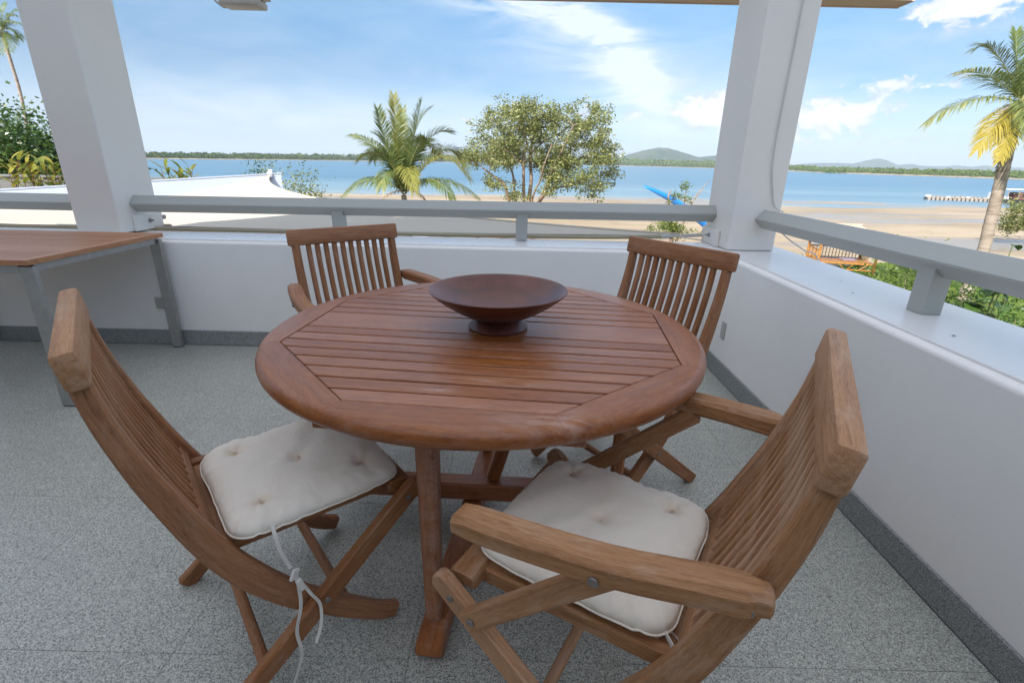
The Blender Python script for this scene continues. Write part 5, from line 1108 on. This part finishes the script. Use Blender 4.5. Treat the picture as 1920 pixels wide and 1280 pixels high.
def balus(p, q, n):
    m = MB(); m.tube([(p[0], p[1], 0.98), (q[0], q[1], 0.98)], 0.03, 8); rr2 = m.build('rail', M_BAMBOO, hut, 60)
    for i in range(n):
        f = (i+0.5)/n; x, y = p[0]+(q[0]-p[0])*f, p[1]+(q[1]-p[1])*f; m = MB(); m.tube([(x, y, 0.5), (x, y, 0.97)], 0.016, 6); m.build('baluster', M_BAMBOO, rr2, 60)
balus((-HX, -HY), (-HX, HY), 10); balus((-HX, HY), (HX, HY), 16); balus((HX, -HY*0.1), (HX, HY), 7)
for (x0, x1) in ((-0.3, 0.0), (0.35, 0.05), (0.9, 0.55)):
    m = MB(); m.tube([(x0, -HY, 0.45), (x1, -HY, 0.18)], 0.02, 6); m.build('brace', M_BAMBOO, hut, 60)
EX, EY, EZ, RZ, RX_ = HX+0.22, HY+0.34, 1.58, 2.06, 0.50
def slope(c0, c1, r1, r0):
    V = [Vector(c0), Vector(c1), Vector(r1), Vector(r0)]; V = V+[v-Vector((0, 0, 0.07)) for v in V]
    m = MB(); m.add(V, [(0, 1, 2, 3), (7, 6, 5, 4), (0, 4, 5, 1), (1, 5, 6, 2), (3, 2, 6, 7), (0, 3, 7, 4)]); o = m.build('roof_slope', M_THATCH, hut)
    for k in range(6):
        f, g_ = k/6, (k+1)/6; a0, a1 = V[0].lerp(V[3], f), V[1].lerp(V[2], f); b0, b1 = V[0].lerp(V[3], g_), V[1].lerp(V[2], g_); u = Vector((0, 0, 0.035)); m = MB()
        m.add([a0+u, a1+u, b1+u*0.3, b0+u*0.3, a0, a1], [(0, 1, 2, 3), (0, 4, 5, 1)]); m.build('thatch_row', M_THATCH, o)
slope((-EX, -EY, EZ), (EX, -EY, EZ), (RX_, 0, RZ), (-RX_, 0, RZ)); slope((EX, EY, EZ), (-EX, EY, EZ), (-RX_, 0, RZ), (RX_, 0, RZ))
slope((EX, -EY, EZ), (EX, EY, EZ), (RX_, 0.02, RZ), (RX_, -0.02, RZ)); slope((-EX, EY, EZ), (-EX, -EY, EZ), (-RX_, -0.02, RZ), (-RX_, 0.02, RZ))
m = MB(); m.tube([(-RX_-0.08, 0, RZ+0.02), (RX_+0.08, 0, RZ+0.02)], 0.05, 8); m.build('ridge_pole', M_THATCH, hut, 60)
m = MB(); m.box((15.4, 23.1, -2.72), (0.55, 0.5, 0.10), 0.04); tag(m.build('floor_cushion', M_PURPLE), 'mauve floor cushion lying inside the bamboo hut', 'cushion')
# garden plants in front of the hut and under the rail
GS = 'garden shrubs below the right parapet'
def feathery(label, base, seed, n=26, L=0.75):
    base = Vector(base); t = thing('fern_plant', label, 'plant', loc(base)); rs = random.Random(seed)
    for i in range(n):
        a = rs.random()*6.28; e = rs.uniform(0.2, 1.4); d = Vector((math.cos(a), math.sin(a), e)).normalized(); p0 = Vector((rs.gauss(0, .1), rs.gauss(0, .1), 0)); p2 = p0+d*L*(0.6+0.6*rs.random())-Vector((0, 0, 0.12)); frond(t, p0, p0.lerp(p2, 0.5)+Vector((0, 0, 0.22)), p2, M_FERN, 0.16, 14, 0.3, rs, r0=0.006)
    return t
feathery('feathery light green plant in front of the bamboo hut', gpt(1572, 512, 19.2), 91, 30, 0.95)
feathery('low feathery plant at the left corner of the bamboo hut', gpt(1548, 505, 20.3), 92, 20, 0.7)
feathery('feathery plant before the right half of the bamboo hut', gpt(1612, 530, 17.0), 93, 24, 0.85)
shrub('shrub', 'low light green ground shrub at the foot of the corner bromeliad', gpt(1505, 492, 23), 0.55, 0.9, 0.7, 900, 0.09, M_SHRUB, 101, 5, GS)
shrub('shrub', 'yellow green shrub between the bamboo hut and the right sill', (at(1660, 560, 11.5).x, 11.5, -3.3), 2.3, 1.1, 0.8, 4200, 0.085, M_SHRUB, 102, 7, GS)
shrub('shrub', 'dense yellow green shrub just left of the right rail post', (at(1712, 560, 9.5).x, 9.5, -3.3), 2.75, 0.85, 0.75, 5200, 0.075, M_SHRUB, 103, 7, GS)
shrub('shrub', 'thin low shrub seen over the sill in front of the hut', (at(1600, 545, 13).x, 13, -3.3), 1.35, 1.0, 0.6, 1800, 0.08, M_SHRUB, 104, 6, GS)
shrub('shrub', 'dark green shrub just right of the right rail post', (at(1815, 590, 8.6).x, 8.6, -3.3), 2.6, 0.85, 0.7, 5200, 0.07, M_BUSH, 105, 7, GS)
shrub('shrub', 'dark small leaved shrub at the lower right corner below the sill', (at(1890, 640, 7.4).x, 7.4, -3.3), 2.45, 0.6, 0.55, 3600, 0.06, M_BUSH, 106, 6, GS)
broad_plant('broadleaf_plant', 'tall plant with large drooping dark leaves right of the right rail post', (at(1822, 585, 8.0).x, 8.0, -3.3), 2.85, 3, 0.6, 0.22, M_BUSH, 111, M_STEM, 6, 0.1, None, 1.0, 0.15, tops=0.6)
broad_plant('broadleaf_plant', 'plant with one yellow curled leaf among the shrubs by the hut', (at(1668, 530, 12).x, 12, -3.3), 2.3, 2, 0.45, 0.22, M_SHRUB, 112, M_STEM, 5, 0.15, None, 1.2, 0.1, tops=0.6)
broad_plant('climbing_plant', 'shoot with hanging dark leaves showing above the right handrail beside the palm trunk', (at(1878, 470, 6.2).x, 6.2, -3.3), 3.62, 3, 0.16, 0.09, M_BUSH, 113, M_STEM, 9, 0.06, None, 1.6, 0.09, tops=0.86, up=0.3)
broad_plant('climbing_plant', 'small two leaved shoot just above the middle of the right handrail', (at(1726, 448, 6.8).x, 6.8, -3.3), 3.60, 2, 0.14, 0.10, M_SHRUB, 114, M_STEM, 5, 0.05, None, 1.2, 0.05, tops=0.92, up=0.5)
YT = 34.0; base = Vector((Q(1975, 440).x, YT, -3.32)); rr_ = random.Random(19); crown = [Q(1915+rr_.gauss(0, 18), 415+rr_.gauss(0, 11), rr_.gauss(0, .8)) for _ in range(30)]+[Q(1960+rr_.gauss(0, 25), 395+rr_.gauss(0, 16), rr_.gauss(0, 1)) for _ in range(30)]+[Q(1908+rr_.gauss(0, 6), 392+rr_.gauss(0, 4), 0) for _ in range(6)]+[Q(1885+rr_.gauss(0, 6), 427+rr_.gauss(0, 3), 0) for _ in range(5)]
tree('mangrove_tree', 'low yellow green mangrove reaching in from the right edge behind the leaning palm', 'tree', base, [([base, Q(1972, 425), Q(1950, 412), Q(1920, 415)], 0.14, 0.04), ([base, Q(1975, 420), Q(1968, 400), Q(1955, 385)], 0.12, 0.04)], crown, 50, 0.17, M_MANG, seed=20, spread=0.30, twig=0.015)
# floating raft and houseboat
Yr = 92.0; p, q = at(1736, 367, Yr), at(1880, 376, Yr-3); p.z = q.z = ZW; d = (q-p); L = d.length; rf = thing('raft', 'long low floating pontoon raft on the water at the right', 'raft', (p.x, p.y, ZW), math.atan2(d.y, d.x)); rs = random.Random(8)
m = MB(); m.box((L/2, 0, 0.42), (L, 1.6, 0.10), 0.02); m.build('deck', M_WOODGREY, rf)
for i in range(18): m = MB(); m.tube([(L*(i+0.5)/18, -0.8, 0.18), (L*(i+0.5)/18, 0.8, 0.18)], 0.24, 8); m.build('float', M_WOODGREY, rf, 60)
for i in range(22): m = MB(); m.box((L*(i+0.5)/22, rs.uniform(-.5, .5), 0.56), (rs.uniform(.2, .7), .4, rs.uniform(.12, .3)), 0.02); m.build('gear', M_WOODGREY if i % 6 else M_WHITE, rf)
m = MB(); m.box((0.3, 0, 0.62), (0.6, 0.9, 0.35), 0.03); m.build('gear', M_WHITE, rf)
m = MB(); m.box((L*0.87, 0.2, 1.0), (1.1, 0.9, 1.1), 0.03); m.build('cabin', M_WHITE, rf)
p = at(1868, 379, 88); hb = thing('houseboat', 'dark houseboat with a white roof moored at the right edge of the water', 'houseboat', (p.x, 88, ZW), R_(-4))
m = MB(); m.box((3.8, 0, 0.25), (7.6, 2.6, 0.7), 0.1); m.build('hull', M_DARK, hb); m = MB(); m.box((4.8, 0.1, 1.1), (4.6, 2.0, 1.1), 0.03); m.build('cabin', M_BOATRED, hb)
m = MB(); m.box((3.6, 0, 2.15), (7.0, 2.8, 0.12), 0.04); m.build('roof', M_WHITE, hb); m = MB(); m.box((0.6, -0.3, 0.75), (0.9, 1.2, 0.5), 0.05); m.build('bow_box', M_WHITE, hb)
for x in (0.5, 2.2, 3.9, 5.6, 6.9):
    m = MB(); m.box((x, -1.2, 1.35), (0.10, 0.10, 1.5)); m.build('post', M_WOODGREY, hb)
for x in (3.3, 4.3, 5.3): m = MB(); m.box((x, -0.92, 1.2), (0.55, 0.06, 0.5), 0.01); m.build('window', M_DARK, hb)

# ------------------------------------------------------------ air
HZD = 1.5e-4
hm = bpy.data.materials.new('air'); hm.use_nodes = True; hn = NT(hm.node_tree); hn.n.remove(hn.n['Principled BSDF'])
pv = hn.new('ShaderNodeVolumePrincipled'); pv.inputs['Color'].default_value = (0.78, 0.88, 1.0, 1); pv.inputs['Density'].default_value = HZD; hn.l.new(pv.outputs[0], hn.n['Material Output'].inputs['Volume'])
m = MB(); m.box((0, 8000, 118), (29000, 16400, 264)); hz = m.build('haze', hm); tag(hz, 'thin pale haze over the bay that fades the far hills', 'haze', None, 'stuff')
